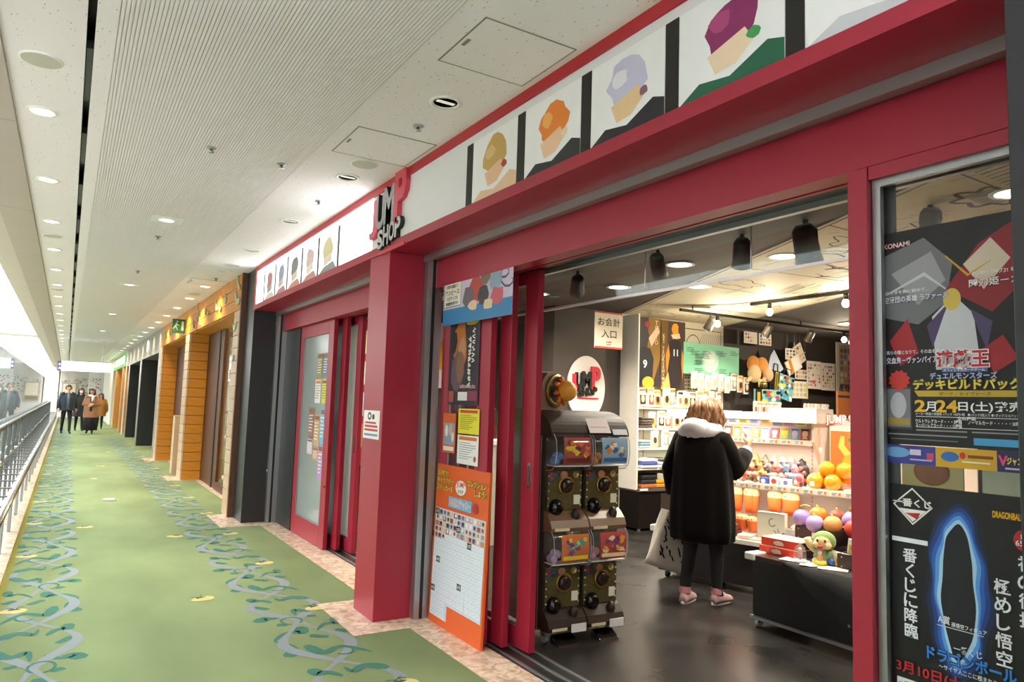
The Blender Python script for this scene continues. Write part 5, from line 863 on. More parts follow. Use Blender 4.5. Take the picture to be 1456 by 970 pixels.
        for k in range(14):
            rk = random.Random(k+20*c+50*r); ex = x0+(x1-x0)*(.14+.72*rk.random()); ez = zd+.095+.09*rk.random(); q.add([(ex+.02*(.5+rk.random())*math.cos(a), -.1212-.00008*k, ez+.016*(.5+rk.random())*math.sin(a)) for a in [2*math.pi*i/12 for i in range(12)]], [tuple(range(12))], P(cs[1+k % 3]))
        q.add([(x0+.01, -.1195, zd+.06), (x1-.01, -.1195, zd+.06), (x1-.01, -.1205, zd+.085), (x0+.01, -.1205, zd+.085)], [(0, 1, 2, 3)], P(cs[3])); q.obj('display_card', U)
        for k in range(5): q = B(); q.ball((xc-w2+.035+.028*(k % 2), -.07+.045*(k//2), zd+.063+.03*(k % 2)), .026, mat(caps[(c, r)], .25), 12, 8); q.obj('capsule', U)
for x in (-.16, .15): q = B(); q.prism([(.0, .0), (-.1, .0), (-.1, .01), (-.02, .05), (.0, .05)], x-.06, x+.09, STEEL, axis='x'); q.obj('foot_plate', CM)
for x in (-.25, .25): q = B(); q.cyl((x-.012, .02, .028), (x+.012, .02, .028), .028, mat('#8a8d90', .4), 14); q.box(x-.016, .0, .04, x+.016, .05, .075, ALU); q.obj('caster', CM)
tp = thing('machine_topper', 'brown arched topper with a gold porthole ring and an orange ball on the capsule machine', 'ornament', (2.80, 3.98, 1.465), math.radians(20))
q = B(); q.prism([(-.13, 0)]+[(-.13*math.cos(a), .15+.11*math.sin(a)) for a in [math.pi*i/14 for i in range(15)]]+[(.13, 0)], .0, .16, mat('#8f7263', .5)); q.obj('arched_box', tp)
T = Matrix.Translation((.02, -.004, .13)) @ Matrix.Rotation(math.pi/2, 4, 'X'); q = B(); q.lathe([(.11, -.005), (.115, .012), (.085, .016), (.08, -.005)], mat('#8a7430', .35, .6), 28, T); q.obj('porthole_ring', tp); q = B(); q.cyl((.02, -.006, .13), (.02, .0, .13), .08, BLACK, 24); q.obj('porthole', tp)
q = B(); q.ball((.03, -.09, .13), .07, mat('#f0a83a', .4), 20, 12); q.obj('ball', tp)
for k in range(8): a = 2*math.pi*k/8+.2; q = B(); q.tube([(.03+.055*math.cos(a), -.06, .13+.055*math.sin(a)), (.03+.10*math.cos(a), -.055, .13+.10*math.sin(a))], [.024, .008], mat('#e5762e', .45), 10); q.obj('ray', tp)

# ================================================================== GONDOLA WITH THE LIT SHELVES
GO = thing('display_gondola', 'white lit display gondola with shelves facing the shop door', 'shelf', (4.66, 4.8, 0), math.radians(-73.97)); SB = mat('#efe6da', .5); BK = mat('#151314', .4)
S1 = 2.3
B().box(-.1, .03, .06, S1, .5, .40, BK).obj('base', GO); B().box(-.12, 0, .40, S1, .5, .435, mat('#dad2c6', .4)).obj('deck', GO); B().box(-.16, -.02, .40, -.06, .08, .45, WHITE).obj('corner_guard', GO)
B().box(-.1, .5, .06, S1, .53, 1.45, mat('#cdb8ac', .6)).obj('back_panel', GO)
B().box(-.1, 0.01, .875, S1, .5, .90, SB).obj('shelf', GO); B().box(-.1, .18, 1.255, 1.22, .5, 1.27, SB).obj('shelf', GO); B().box(-.1, .15, 1.44, 1.16, .5, 1.50, mat('#ffffff', .5, emit=.8)).obj('glowing_box', GO); B().box(.9, .10, 1.42, 1.28, .5, 1.54, SB).obj('top_riser', GO)
q = B(); q.prism([(.5, .9), (.45, .9), (.16, 1.27), (.16, 1.44), (.5, 1.44)], 1.22, 1.24, SB, axis='x'); q.obj('end_panel', GO)
for x in (-.02, .5, 1.0, 1.5): q = B(); q.cyl((x-.012, .06, .03), (x+.012, .06, .03), .03, BLACK, 12); q.box(x-.016, .04, .04, x+.016, .08, .07, ALU); q.obj('caster', GO)
q = B()
for k in range(24): q.box(1.1, .494, .5+k*.035, 1.108, .4995, .52+k*.035, mat('#9a8a80', .6))
q.obj('slot_strip', GO, kind='stuff')
B().box(-.1, -.006, .865, S1, .01, .915, mat('#f0e6d0', .4)).obj('price_rail', GO); B().box(-.1, .165, 1.235, 1.22, .178, 1.28, mat('#f0e6d0', .4)).obj('price_rail', GO)
pt_ = B().box(0, -.003, 0, .085, 0, .036, P('#f6efdf')).box(.012, -.004, .02, .05, -.003, .026, P('#8f8a9c')).box(.012, -.004, .009, .04, -.003, .015, P('#8f8a9c')).box(.06, -.004, .008, .078, -.003, .028, P('#d98f4a')).mesh('price_tag')
for k in range(17): part('price_tag', pt_, GO, (.05+k*.105, -.006, .872)); 
for k in range(11): part('price_tag', pt_, GO, (.02+k*.105, .165, 1.24))
for z, y, e in ((1.22, .3, 4.5), (.855, .2, 5), (1.43, .22, 2.0)):
    L = bpy.data.lights.new('shelf_strip', 'AREA'); L.shape = 'RECTANGLE'; L.size = 1.2; L.size_y = .03; L.energy = e; L.color = (1, .90, .76); lo = bpy.data.objects.new('shelf_strip', L); COL.objects.link(lo); lo.parent = GO; lo.location = (.65, y, z)
GM_ = Matrix.Translation((4.66, 4.8, 0)) @ Matrix.Rotation(math.radians(-73.97), 4, 'Z'); GRZ = math.radians(-73.97)
def G(s, y, z): return tuple(GM_ @ Vector((s, y, z)))
# card packs
ccol = [('#8fb0d8', '#e2d4ea', '#5a6ac0'), ('#b05a54', '#e8d0a0', '#3a3034'), ('#e8a24a', '#f2dfb0', '#b8452e'), ('#a9a0d8', '#e6e0f2', '#5c4a9a'), ('#eda23c', '#f6d88a', '#5a6ab0'), ('#8fb8e0', '#eef0f4', '#c2566a'), ('#dd5f74', '#f2c0c4', '#7a3040'), ('#a8cc5a', '#ecd95a', '#e08a3a')]
cn = ['pale blue', 'brick red', 'orange and cream', 'lavender', 'bright orange', 'light blue', 'rose pink', 'lime and yellow']
for k in range(10):
    c = ccol[k % 8]; t = thing('card_pack', '%s card pack, %s from left on the narrow upper shelf' % (cn[k % 8], ORD[k]), 'card pack', G(.36+.085*k, .27, 1.273), GRZ, 'card packs on the upper shelf'); T = Matrix.Rotation(-.25, 4, 'X')
    B().box(-.037, -.006, 0, .037, .006, .10, P(c[0]), T).obj('pack', t); q = B(); q.add([(.024*math.cos(a), -.0065, .055+.03*math.sin(a)) for a in [2*math.pi*i/12 for i in range(12)]], [tuple(range(12))], P(c[1]), False, T); q.box(-.03, -.0075, .08, .03, -.0065, .094, P(c[2]), T); q.box(-.02, -.0075, .012, .02, -.0065, .026, P('#d8d2d8'), T); q.obj('print', t)
tc_ = ['#9aa0b8', '#cfd8ea', '#dcd98a', '#b3b8dc', '#eda24a', '#a9c8e0', '#ea9ab4', '#cfe08a']
for k in range(8):
    t = B(); t.box(-.045, -.003, 0, .045, 0, .05, P(tc_[k])).box(-.035, -.004, .018, .03, -.003, .024, P('#6a6a80')).box(-.035, -.004, .03, .02, -.003, .036, P('#6a6a80'))
    t.obj('shelf_card', None, G(.45+.098*k, .16, 1.39), GRZ, label='small %s name card, %s from left under the lit top shelf' % (['grey', 'pale blue', 'yellow', 'lilac', 'orange', 'sky blue', 'pink', 'lime'][k], ORD[k]), cat='card', group='name cards under the lit top shelf')
# bagged goods on the main shelf
gcols = [('#3a3638', '#8a7a70', '#b9a898'), ('#c99a92', '#b8574f', '#e4d6cc'), ('#b08a68', '#8a4f3a', '#4a3c3a'), ('#cf8f98', '#b03a52', '#e0cfc0'), ('#8a827c', '#38323a', '#c9bdb2'), ('#c9745a', '#a83a2a', '#e6d2c6'), ('#7f98aa', '#33557a', '#d5d8d6'), ('#b8924a', '#8a5a20', '#e0d0a8')]
gn = ['dark patterned', 'pale pink', 'cream and brown', 'white and rose', 'grey and black', 'coral', 'pale blue', 'golden']
rr = random.Random(17); idx = 0
for row, (y, z, n_) in enumerate(((.40, .985, 9), (.28, .94, 10), (.15, .902, 10))):
    for k in range(n_):
        c = gcols[(k*5+row*3) % 8]; s = .42+.078*k+rr.uniform(-.01, .01)
        t = thing('bagged_goods', '%s bagged toy, %s from left in the %s row of the main shelf' % (gn[(k*5+row*3) % 8], ORD[k], ['back', 'middle', 'front'][row]), 'toy packet', G(s, y+rr.uniform(-.02, .02), z-(.0 if row == 2 else .08*(row == 0)+.036*(row == 1))), GRZ+rr.uniform(-.5, .5), 'bagged toys on the main shelf')
        hh = rr.uniform(.09, .12)+(.10 if row == 0 else .05 if row == 1 else 0); q = B(); q.ball((0, 0, hh/2), (.042, .032, hh/2), P(c[0]), 10, 7, None, lambda d: 1+.45*noise.noise(d*2.2+Vector((k*1.7, row*2.3, 0)))); q.obj('toy', t)
        q = B(); q.ball((.01, -.022, hh*.6), (.022, .018, .022), P(c[1]), 8, 6); q.ball((-.018, -.024, hh*.35), (.018, .014, .02), P(c[2]), 8, 6); q.ball((-.012, -.026, hh*.8), (.016, .014, .014), P(gcols[(k+row+3) % 8][0]), 8, 6); q.ball((.024, -.02, hh*.25), (.014, .012, .016), P(gcols[(k*2+row) % 8][1]), 8, 6); q.obj('detail', t)
        if row < 2: q = B(); q.box(-.02, -.046, hh*.35, .02, -.044, hh*.55, P('#f4f0ec')); q.box(-.02, -.0465, hh*.55, .02, -.044, hh*.62, P('#c9304a')); q.obj('price_sticker', t)
for k, (s, y, w_, h_, c, a, lab) in enumerate(((.86, .09, .07, .06, '#4a5aa8', '#e6e6f0', 'small navy box with a white badge on the main shelf edge'), (.95, .08, .07, .07, '#f0e6e2', '#c23a3a', 'small white box with a red ring on the main shelf edge'), (1.04, .09, .09, .06, '#f2f0f2', '#6a6aa0', 'small white carton on the main shelf edge'), (1.05, .22, .13, .10, '#e6e0ea', '#8a2a3a', 'white window box with a crimson edge on the main shelf'), (.98, .36, .12, .13, '#4a4450', '#c9b0a0', 'dark toy box standing at the back of the main shelf'), (.34, .1, .1, .08, '#2a4a7a', '#4a7ab0', 'navy blue rounded packet at the left of the main shelf'))):
    t = thing('toy_box', lab, 'box', G(s, y, .902), GRZ+.1*(k % 3-1), 'small boxes on the main shelf'); B().box(-w_/2, -.025, 0, w_/2, .025, h_, P(c), bev=.004).obj('carton', t); q = B(); q.cyl((0, -.0255, h_*.5), (0, -.027, h_*.5), h_*.3, P(a), 14); q.obj('badge', t)
for k, (s, y, z) in enumerate(((1.27, .235, .966), (1.265, .10, .966), (1.40, .10, .966), (1.405, .235, .966), (1.335, .17, 1.06), (1.47, .17, 1.06))):
    t = thing('orange_ball', 'glossy orange ball on the shelf, %s' % ['at the back left of the pile', 'front left of the pile', 'front right of the pile', 'back right of the pile', 'on top of the pile at left', 'on top of the pile at right'][k], 'ball', G(s, y, z-.064), GRZ, 'orange balls piled on the main shelf'); q = B(); q.ball((0, 0, .064), .064, mat('#f0a020', .18, coat=.5), 24, 14); q.obj('sphere', t)
    if k == 1: B().box(-.018, -.067, .03, .018, -.064, .065, P('#f3efe8')).obj('price_sticker', t)
q = B(); q.box(-.08, -.05, 0, .08, .05, .06, PLASTIC, bev=.01); q.box(-.07, -.04, .002, .07, .04, .02, WHITE); q.obj('clear_tray', None, G(1.57, .09, .902), GRZ, label='clear plastic tray at the right of the orange balls', cat='tray')
# JUMP SHOP sign card with a plain green and yellow coil on orange
t = thing('shelf_sign', 'orange sign card with green and yellow coils and red JUMP SHOP lettering on the shelf', 'sign', M=GM_ @ frame((1.31, .315, 1.375), (1, 0, 0), (0, 0, 1)))
q = B(); q.box(0, -.46, -.01, .42, .03, 0, P('#e9dcc6')); q.box(.006, -.455, .0, .414, -.01, .001, P('#d9793a')); q.obj('card', t)
q = B(); q.ribbon([(.10, -.05), (.09, -.13), (.14, -.2), (.25, -.21), (.42, -.2)], [.03, .05, .06, .06, .06], .002, P('#e8cf5a')); q.ribbon([(.16, -.06), (.2, -.12), (.3, -.15), (.42, -.15)], .05, .0022, P('#4f8a4a')); q.ribbon([(.30, -.06), (.36, -.09), (.42, -.07)], .05, .0022, P('#3f7a44')); q.flat([(.17+.08*math.cos(a), -.28+.09*math.sin(a)) for a in [2*math.pi*i/20 for i in range(20)]], .0024, P('#e8a83a')); q.flat([(.25, -.26), (.3, -.23), (.28, -.33), (.24, -.34)], .0026, P('#5c8f3e')); q.obj('colour_fields', t)
q = B(); put_text(q, 'JUMP SHOP', -.025, .075, .085, P('#f7efe6'), .004, .34, 'l', .03, out=P('#c2372c'), outw=.07); q.obj('lettering', t)
# hanging orange pouches
def pouch(s, z, w_, h_, label, y=.33):
    t = thing('plush_pouch', label, 'pouch', G(s, y, z), GRZ, 'orange and cream pouches under the main shelf'); q = B(); n = 18; O_, Cm = mat('#d96a2a', .6), mat('#e2b47a', .6)
    def ring(r, zz): return [(r*w_/2*math.cos(2*math.pi*i/n), r*.045*math.sin(2*math.pi*i/n), zz*h_) for i in range(n)]
    q.loft([ring(.72, 0), ring(.85, .25), ring(.95, .55), ring(1, .70)], O_, True, False); q.obj('orange_body', t); q = B(); q.loft([ring(1, .70), ring(.98, .84), ring(.8, .95), ring(.35, 1.0)], Cm, False, True); q.obj('cream_top', t)
    q = B(); 
    for dx in (-.2, .12): q.ball((dx*w_, -.042, .82*h_), .005, INK, 8, 5)
    q.obj('eyelets', t, kind='stuff'); q = B(); q.cyl((0, 0, h_), (0, 0, .875-z), .002, STEEL, 6); q.obj('hook', t)
for k, (s, z, w_, h_) in enumerate(((.50, .62, .13, .22), (.64, .62, .14, .22), (.85, .65, .13, .18), (.985, .64, .15, .19), (.475, .47, .10, .14), (.58, .47, .11, .14), (.67, .47, .09, .13))):
    pouch(s, z, w_, h_, 'orange pouch with cream top under the main shelf, %s' % ['upper row leftmost', 'upper row second', 'upper row third', 'upper row rightmost', 'lower row leftmost', 'lower row middle', 'lower row rightmost'][k], .33 if k < 4 else .28)
# deck goods
sheet('boxed_set', 'white gift box with a swirl mark standing on the gondola deck', 'box', GM_ @ frame((.78, .13, .67), (1, 0, 0), (0, 0, 1)), .23, .225, '#f0ead8', [('l', [(.55+.12*math.cos(q), .35+.14*math.sin(q)) for q in [i*.5 for i in range(1, 11)]], .03, '#6a5f50'), ('l', [(.6, .62), (.7, .72), (.55, .85)], .03, '#6a5f50'), ('l', [(.75, .55), (.8, .75)], .02, '#6a5f50')], .06)
for k, (s, y, w_, d_, h_, c) in enumerate(((.52, .12, .14, .2, .05, '#5a2420'), (.52, .12, .13, .18, .04, '#7a3a28'), (.70, .06, .12, .12, .035, '#e9dcd0'), (.86, .05, .2, .08, .02, '#efe6c8'), (1.12, .18, .16, .14, .14, '#e6dfd8'))):
    z_ = .437+(.052 if k == 1 else 0); t = thing('flat_box', ['dark red flat box on the gondola deck, lower of the two', 'brown flat box stacked on the dark red one', 'cream flat box at the deck edge', 'pale yellow flat packet at the deck edge', 'pale carton beside the swirl box'][k], 'box', G(s, y+.04, z_), GRZ+.05*k, 'boxes on the gondola deck'); B().box(-w_/2, -d_/2, 0, w_/2, d_/2, h_, P(c), bev=.004).obj('carton', t); B().box(-w_*.3, -d_/2-.001, h_*.25, w_*.3, -d_/2, h_*.7, P('#d9b9a0')).obj('print', t)
t = thing('wire_basket', 'small dark wire basket of packets on the gondola deck', 'basket', G(1.12, .07, .437), GRZ); q = B()
for k in range(10): a = -.1+.022*k; q.tube([(a, -.06, .0), (a+.03, -.075, .08)], .0025, INK, 5); q.tube([(a+.03, -.06, .0), (a, -.075, .08)], .0025, INK, 5)
q.tube([(-.11, -.075, .08), (.12, -.075, .08), (.12, .05, .08), (-.11, .05, .08), (-.11, -.075, .08)], .004, INK, 6); q.obj('wire', t, kind='stuff'); B().box(-.1, -.06, .0, .11, .05, .004, INK).obj('base', t)
for k in range(4): packet('white packet tucked in the wire basket, %s from the left' % ORD[k], G(1.05+.045*k, .07, .442), .06, .13, ('#f2ece6', '#d9a08a', '#c9c0b8', '#f0e6de'), GRZ+.2*k, .15, 'packets in the wire basket', bulge=.02)

# ================================================================== STAND SEEN THROUGH THE WINDOW
t = thing('window_stand', 'orange cardboard stand with a clear greenish case seen between the window posters', 'display stand', (3.70, 1.2, 0)); B().box(0, 0, 0, .45, 1.0, 1.08, mat('#b8502a', .6)).obj('stand_body', t); B().box(-.004, .0, .86, 0, 1.0, 1.08, mat('#d98a3a', .6)).obj('stand_header', t)
B().box(.05, .05, 1.08, .40, .55, 1.32, glass_mat('green_acrylic', (.7, .85, .78), haze=.35, hazecol=(.55, .66, .6))).obj('clear_case', t); B().box(.02, .62, 1.08, .03, .92, 1.34, mat('#d9c88a', .5)).obj('yellow_card', t); q = B(); q.ball((.017, .77, 1.22), (.004, .09, .07), mat('#a86a4a', .6)); q.obj('card_mark', t)
# ================================================================== BLACK DRAPED TABLE
TB = thing('display_table', 'low black draped display table on casters in front of the gondola', 'table', (4.2, 3.50, 0)); CLO = mat('#191a1c', .75, var=.08)
B().box(0, -1.7, .46, .62, 0, .49, mat('#3d2a26', .35)).obj('table_top', TB); B().box(.012, -1.69, .08, .035, -.02, .46, BK).obj('front_panel', TB); B().box(.035, -.04, .08, .6, -.018, .46, BK).obj('end_panel', TB); B().box(0, -1.7, .055, .03, 0, .075, ALU).obj('bottom_rail', TB); B().box(-.02, -.05, .455, .12, .03, .505, mat('#e9e6dc', .5), bev=.008).obj('corner_guard', TB)
for x, y in ((.04, -.05), (.55, -.05), (.04, -1.6), (.55, -1.6)): q = B(); q.cyl((x, y-.012, .03), (x, y+.012, .03), .03, mat('#b9bcc0', .3), 14); q.lathe([(.018, .03), (.018, .06)], ALU, 10, None, (x, y)); q.obj('caster', TB)
q = B(); n = 24; V = []
for i in range(n+1):
    yy = -.30-1.42*i/n; drop = .30*max(0, 1-abs((yy+.78)/.50)) if yy > -.78 else .30*(1-.35*min(1, (-.78-yy)/.9))
    sag = .012*math.sin(i*1.3); V.append([(.62, yy, .494), (.05, yy, .495), (-.006, yy, .488), (-.014+sag*.4, yy+.01, .488-drop*.5), (-.016+sag, yy+.02, .485-drop)])
q.loft(V, CLO, False, False, True, None, closed=False); q.obj('black_cloth', TB)
B().cyl((-.026, -.775, .205), (-.018, -.775, .205), .01, STEEL, 12).obj('grommet', TB)
for k in range(2):
    t = thing('red_box', 'flat red toy box on the black table, %s of two' % ['lower', 'upper'][k], 'box', (4.36+.01*k, 3.42-.01*k, .491+.058*k), .06+.03*k, 'stacked red boxes'); B().box(-.02, -.2, 0, .18, .10, .054, P('#3a2226'), bev=.003).obj('tray', t); B().box(-.026, -.2, .001, -.018, .10, .053, P('#d83a22')).obj('red_side', t); B().box(-.024, -.203, .05, .18, .10, .056, P('#e2b8a0')).obj('lid', t); q = B(); q.prism([(-.08, .015), (-.02, .01), (0, .02), (.0, .035), (-.04, .045), (-.07, .035)], -.0275, -.0262, P('#d9c9c0'), axis='x'); q.obj('emblem', t)
def crate(label, x, y, rz=0.0, z=.491):
    t = thing('dark_crate', label, 'crate', (x, y, z), rz, 'dark wooden display crates'); W = mat('#3a2622', .5)
    for a in ((-.12, -.16, -.108, .16), (.108, -.16, .12, .16), (-.108, -.16, .108, -.148), (-.108, .148, .108, .16)): B().box(a[0], a[1], 0, a[2], a[3], .10, W).obj('side_board', t)
    B().box(-.108, -.148, 0, .108, .148, .09, mat('#241816', .6)).obj('bottom', t); q = B()
    for yy in (-.13, .13): q.ball((-.122, yy, .08), .006, mat('#b9a07a', .4, .6), 8, 5); q.ball((-.122, yy, .02), .006, mat('#b9a07a', .4, .6), 8, 5)
    q.obj('studs', t, kind='stuff')
    B().box(-.123, -.04, .03, -.1205, .02, .07, P('#e8e2e6')).obj('price_card', t)
crate('dark wooden crate of curly fruit on the black table, back one', 4.69, 3.24, 0, .587); crate('dark wooden crate at the right of the black table', 4.50, 2.78, .1)
FR = [(4.61, 3.37, '#a58fd0', 'violet curly-stemmed fruit at the left of the crate', 1), (4.70, 3.30, '#e8871f', 'bright orange round fruit in the crate', 0), (4.59, 3.25, '#b09ad8', 'lilac fruit with a price card at the crate front', 0), (4.62, 3.13, '#e0a060', 'peach round fruit beside the green plush', 0), (4.70, 3.04, '#a08cd0', 'violet curly-stemmed fruit at the right of the crate', 1), (4.62, 2.97, '#d8463a', 'red round fruit at the right of the crate', 0), (4.78, 3.20, '#8a3a1e', 'dark orange fruit at the back of the crate', 0), (4.79, 3.09, '#5a4a80', 'deep purple fruit at the back of the crate', 1), (4.46, 2.80, '#e8702a', 'orange fruit in the right crate', 0)]
for k, (x, y, c, lab, stem) in enumerate(FR):
    z = (.68, .70, .655, .665, .70, .66, .69, .70, .585)[k]
    t = thing('curly_fruit', lab, 'toy fruit', (x, y, z), group='toy fruit in the dark crates'); q = B(); q.ball((0, 0, .062), (.062, .062, .06), mat(c, .45, var=.12, scale=30), 18, 12, None, lambda d: 1+.03*math.sin(9*d.z*3+4*math.atan2(d.y, d.x))); q.obj('fruit', t)
    q = B(); q.tube([(0, 0, .115), (-.005, .01, .14), (.0, -.03, .155), (.0, -.06, .15), (0, -.065, .138)] if stem else [(0, 0, .115), (0, .012, .135)], .007, mat('#c9b04a', .5), 8); q.obj('stem', t)
q = B(); q.box(-.12, -.30, 0, .12, .24, .095, mat('#2a2022', .5)); q.obj('display_riser', None, (4.70, 3.18, .491), label='dark riser block behind the curly fruit on the black table', cat='riser')
# green plush
t = thing('plush_doll', 'green hooded plush doll waving on the black table', 'plush toy', (4.42, 3.06, .491), math.radians(-70)); GP, CP = mat('#7f9f5a', .9, sheen=.4, var=.08), mat('#e6cf9a', .9, sheen=.4)
q = B(); q.lathe([(.05, 0), (.068, .02), (.06, .035), (.07, .052), (.06, .068), (.062, .085), (.03, .10)], GP, 20); q.obj('body', t); q = B(); q.ball((0, 0, .15), (.075, .066, .068), GP, 20, 12); q.obj('hood', t); q = B(); q.ball((0, -.02, .145), (.062, .055, .055), CP, 18, 10); q.ball((-.035, -.055, .13), (.028, .022, .022), CP, 12, 8); q.ball((.035, -.055, .13), (.028, .022, .022), CP, 12, 8); q.obj('face', t)
for x in (-.024, .024): q = B(); q.ball((x, -.072, .16), (.007, .004, .009), INK, 8, 6); q.obj('eye', t)
q = B(); q.tube([(-.055, 0, .08), (-.09, -.01, .11), (-.105, -.02, .16)], [.022, .02, .026], CP, 10); q.obj('arm', t); q = B(); q.tube([(.055, 0, .08), (.095, -.02, .07), (.125, -.03, .05)], [.022, .02, .024], CP, 10); q.obj('arm', t)
for s in (-1, 1): q = B(); q.ball((s*.04, -.05, .02), (.025, .035, .022), CP, 12, 8); q.obj('foot', t)
for k, (x, y, c, lab) in enumerate(((4.30, 3.16, '#c9d0e0', 'clear dome capsule with a pale figure at the front of the black table'), (4.33, 3.03, '#d9d24a', 'clear bottle capsule with a yellow base and red cap on the black table'))):
    t = thing('capsule_figure', lab, 'figure', (x, y, .491)); q = B(); q.lathe([(.05, 0), (.05, .012), (.042, .02)] if k == 0 else [(.04, 0), (.042, .03), (.036, .034)], P(c), 20); q.obj('base', t); q = B(); q.lathe([(.04, .018), (.043, .06), (.032, .10), (.012, .118), (.002, .12)], PLASTIC, 20); q.obj('clear_dome', t); q = B(); q.ball((0, 0, .05), (.02, .018, .03), P('#c98f8a' if k == 0 else '#e0903a'), 10, 8); q.ball((0, 0, .085), .015, P('#e9cdb0'), 10, 8); q.obj('figure', t)
    if k: q = B(); q.lathe([(.016, .115), (.016, .13), (.01, .134)], P('#c9342a'), 14); q.obj('cap', t)
for k, (x, y, r, c, lab) in enumerate(((4.27, 3.20, .2, '#efece6', 'white leaflet lying at the front edge of the black table, left one'), (4.26, 3.06, -.3, '#f2efe4', 'white cloud shaped card at the front of the black table'), (4.28, 2.92, .5, '#f0ecd8', 'cream leaflet by the plush on the black table'))):
    q = B(); q.prism([(.09*math.cos(a)*(1+.12*math.cos(6*a)*(k == 1)), .06*math.sin(a)*(1+.12*math.cos(6*a)*(k == 1))) for a in [2*math.pi*i/24 for i in range(24)]] if k == 1 else [(-.06, -.09), (.06, -.09), (.06, .09), (-.06, .09)], 0, .002, P(c), axis='z'); o = q.obj('leaflet', None, (x+.03, y, .497), r, label=lab, cat='leaflet', group='leaflets on the black table')
for k, (x, y) in enumerate(((4.40, 2.93), (4.36, 2.80))):
    packet(['white bagged toy right of the plush on the black table', 'pale bagged toy at the right end of the black table'][k], (x, y, .493 if k == 0 else .6), .1, .1, ('#f0ece2', '#e9cf6a', '#d98a4a', '#f4f0e6'), math.radians(-80), .1, 'bagged toys on the black table')
q = B(); q.ball((0, 0, .03), .03, mat('#3a5aa0', .4), 12, 8); q.obj('blue_ball', None, (4.38, 2.98, .491), label='small dark blue ball beside the green plush', cat='ball')
# ================================================================== PEOPLE
def skin_mesh(name, J, E, sub=2, root='pelvis'):
    names = list(J); me = bpy.data.meshes.new(name); me.from_pydata([J[n][0] for n in names], [(names.index(a), names.index(b)) for a, b in E], [])
    o = bpy.data.objects.new(name, me); COL.objects.link(o); o.modifiers.new('skin', 'SKIN'); sk = me.skin_vertices[0].data
    for i, n in enumerate(names):
        r = J[n][1]; sk[i].radius = r if isinstance(r, tuple) else (r, r); sk[i].use_root = (n == root)
    s = o.modifiers.new('sub', 'SUBSURF'); s.levels = sub; s.render_levels = sub
    bpy.context.view_layer.update(); dg = bpy.context.evaluated_depsgraph_get(); out = bpy.data.meshes.new_from_object(o.evaluated_get(dg)); bpy.data.objects.remove(o); bpy.data.meshes.remove(me)
    vs = [v.co.copy() for v in out.vertices]; fs = [tuple(p.vertices) for p in out.polygons]; bpy.data.meshes.remove(out); return vs, fs
def hand(b, wrist, d, palm_n, size, m, curl=.5, side=1):
    """palm and five bent fingers; d: direction of fingers, palm_n: palm normal"""
    d = Vector(d).normalized(); n = Vector(palm_n).normalized(); n = (n-d*n.dot(d)).normalized(); s = d.cross(n)*side; w = Vector(wrist); L = size
    b.tube([w-d*L*.1, w+d*L*.1, w+d*L*.3, w+d*L*.48], [L*.15, L*.2, L*.23, L*.2], m, 10, flat=.55)
    for i, (off, ln) in enumerate(((-.16, .40), (-.055, .46), (.055, .43), (.16, .34))):
        p = w+d*L*.44+s*L*off; a = curl*.7; pts = [p]; dirv = d.copy()
        for k in range(3): dirv = (dirv*math.cos(a)+n*math.sin(a)).normalized(); pts.append(pts[-1]+dirv*L*ln*(.42, .33, .25)[k])
        b.tube(pts, [L*.055, L*.052, L*.047, L*.035], m, 8)
    p = w+d*L*.14-s*L*.17; q1 = (d*.6-s*.7+n*.3).normalized(); q2 = (d*.8-s*.2+n*.5).normalized(); b.tube([p, p+q1*L*.2, p+q1*L*.2+q2*L*.2], [L*.07, L*.06, L*.045], m, 8)
def ringpts(cx, cy, z, rx, ry, n=28, fold=0.0, k=7, ph=0.0): return [(cx+rx*(1+fold*math.sin(k*a+ph))*math.cos(a), cy+ry*(1+fold*math.sin(k*a+ph))*math.sin(a), z) for a in [2*math.pi*i/n for i in range(n)]]
def head(b, c, s, m):
    """skull with brow, nose and chin; faces -y. s = head height"""
    def f(d):
        q = 1.0
        if d.y < 0 and d.z < 0: q *= 1-.10*abs(d.x)*(-d.z)*2
        if d.z < -.3: q *= 1-.12*(abs(d.x)**1.2)
        q += .06*math.exp(-((d.x/.16)**2+((d.z+.05)/.18)**2))*(d.y < 0)
        q += .04*math.exp(-((d.x/.3)**2+((d.z+.85)/.2)**2))*(d.y < .2)
        return q
    b.ball(c, (s*.36, s*.43, s*.5), m, 24, 16, None, f)
    b.tube([(c[0], c[1]-s*.40, c[2]+s*.06), (c[0], c[1]-s*.50, c[2]-s*.07), (c[0], c[1]-s*.43, c[2]-s*.12)], [s*.03, s*.06, s*.035], m, 8)
    for x in (-1, 1): b.ball((c[0]+x*s*.36, c[1]+s*.02, c[2]-s*.02), (s*.04, s*.07, s*.11), m, 8, 6)
def face(t, c, s):
    for x in (-1, 1):
        q = B(); q.ball((c[0]+x*s*.15, c[1]-s*.395, c[2]+s*.02), (s*.055, s*.02, s*.028), mat('#2a1d18', .3), 10, 6); q.obj('eye', t)
        q = B(); q.tube([(c[0]+x*s*.09, c[1]-s*.41, c[2]+s*.10), (c[0]+x*s*.21, c[1]-s*.36, c[2]+s*.10)], s*.014, mat('#2a1d18', .6), 6); q.obj('eyebrow', t)
    q = B(); q.tube([(c[0]-s*.09, c[1]-s*.40, c[2]-s*.23), (c[0], c[1]-s*.425, c[2]-s*.225), (c[0]+s*.09, c[1]-s*.40, c[2]-s*.23)], s*.022, mat('#a85a50', .5), 6); q.obj('mouth', t)
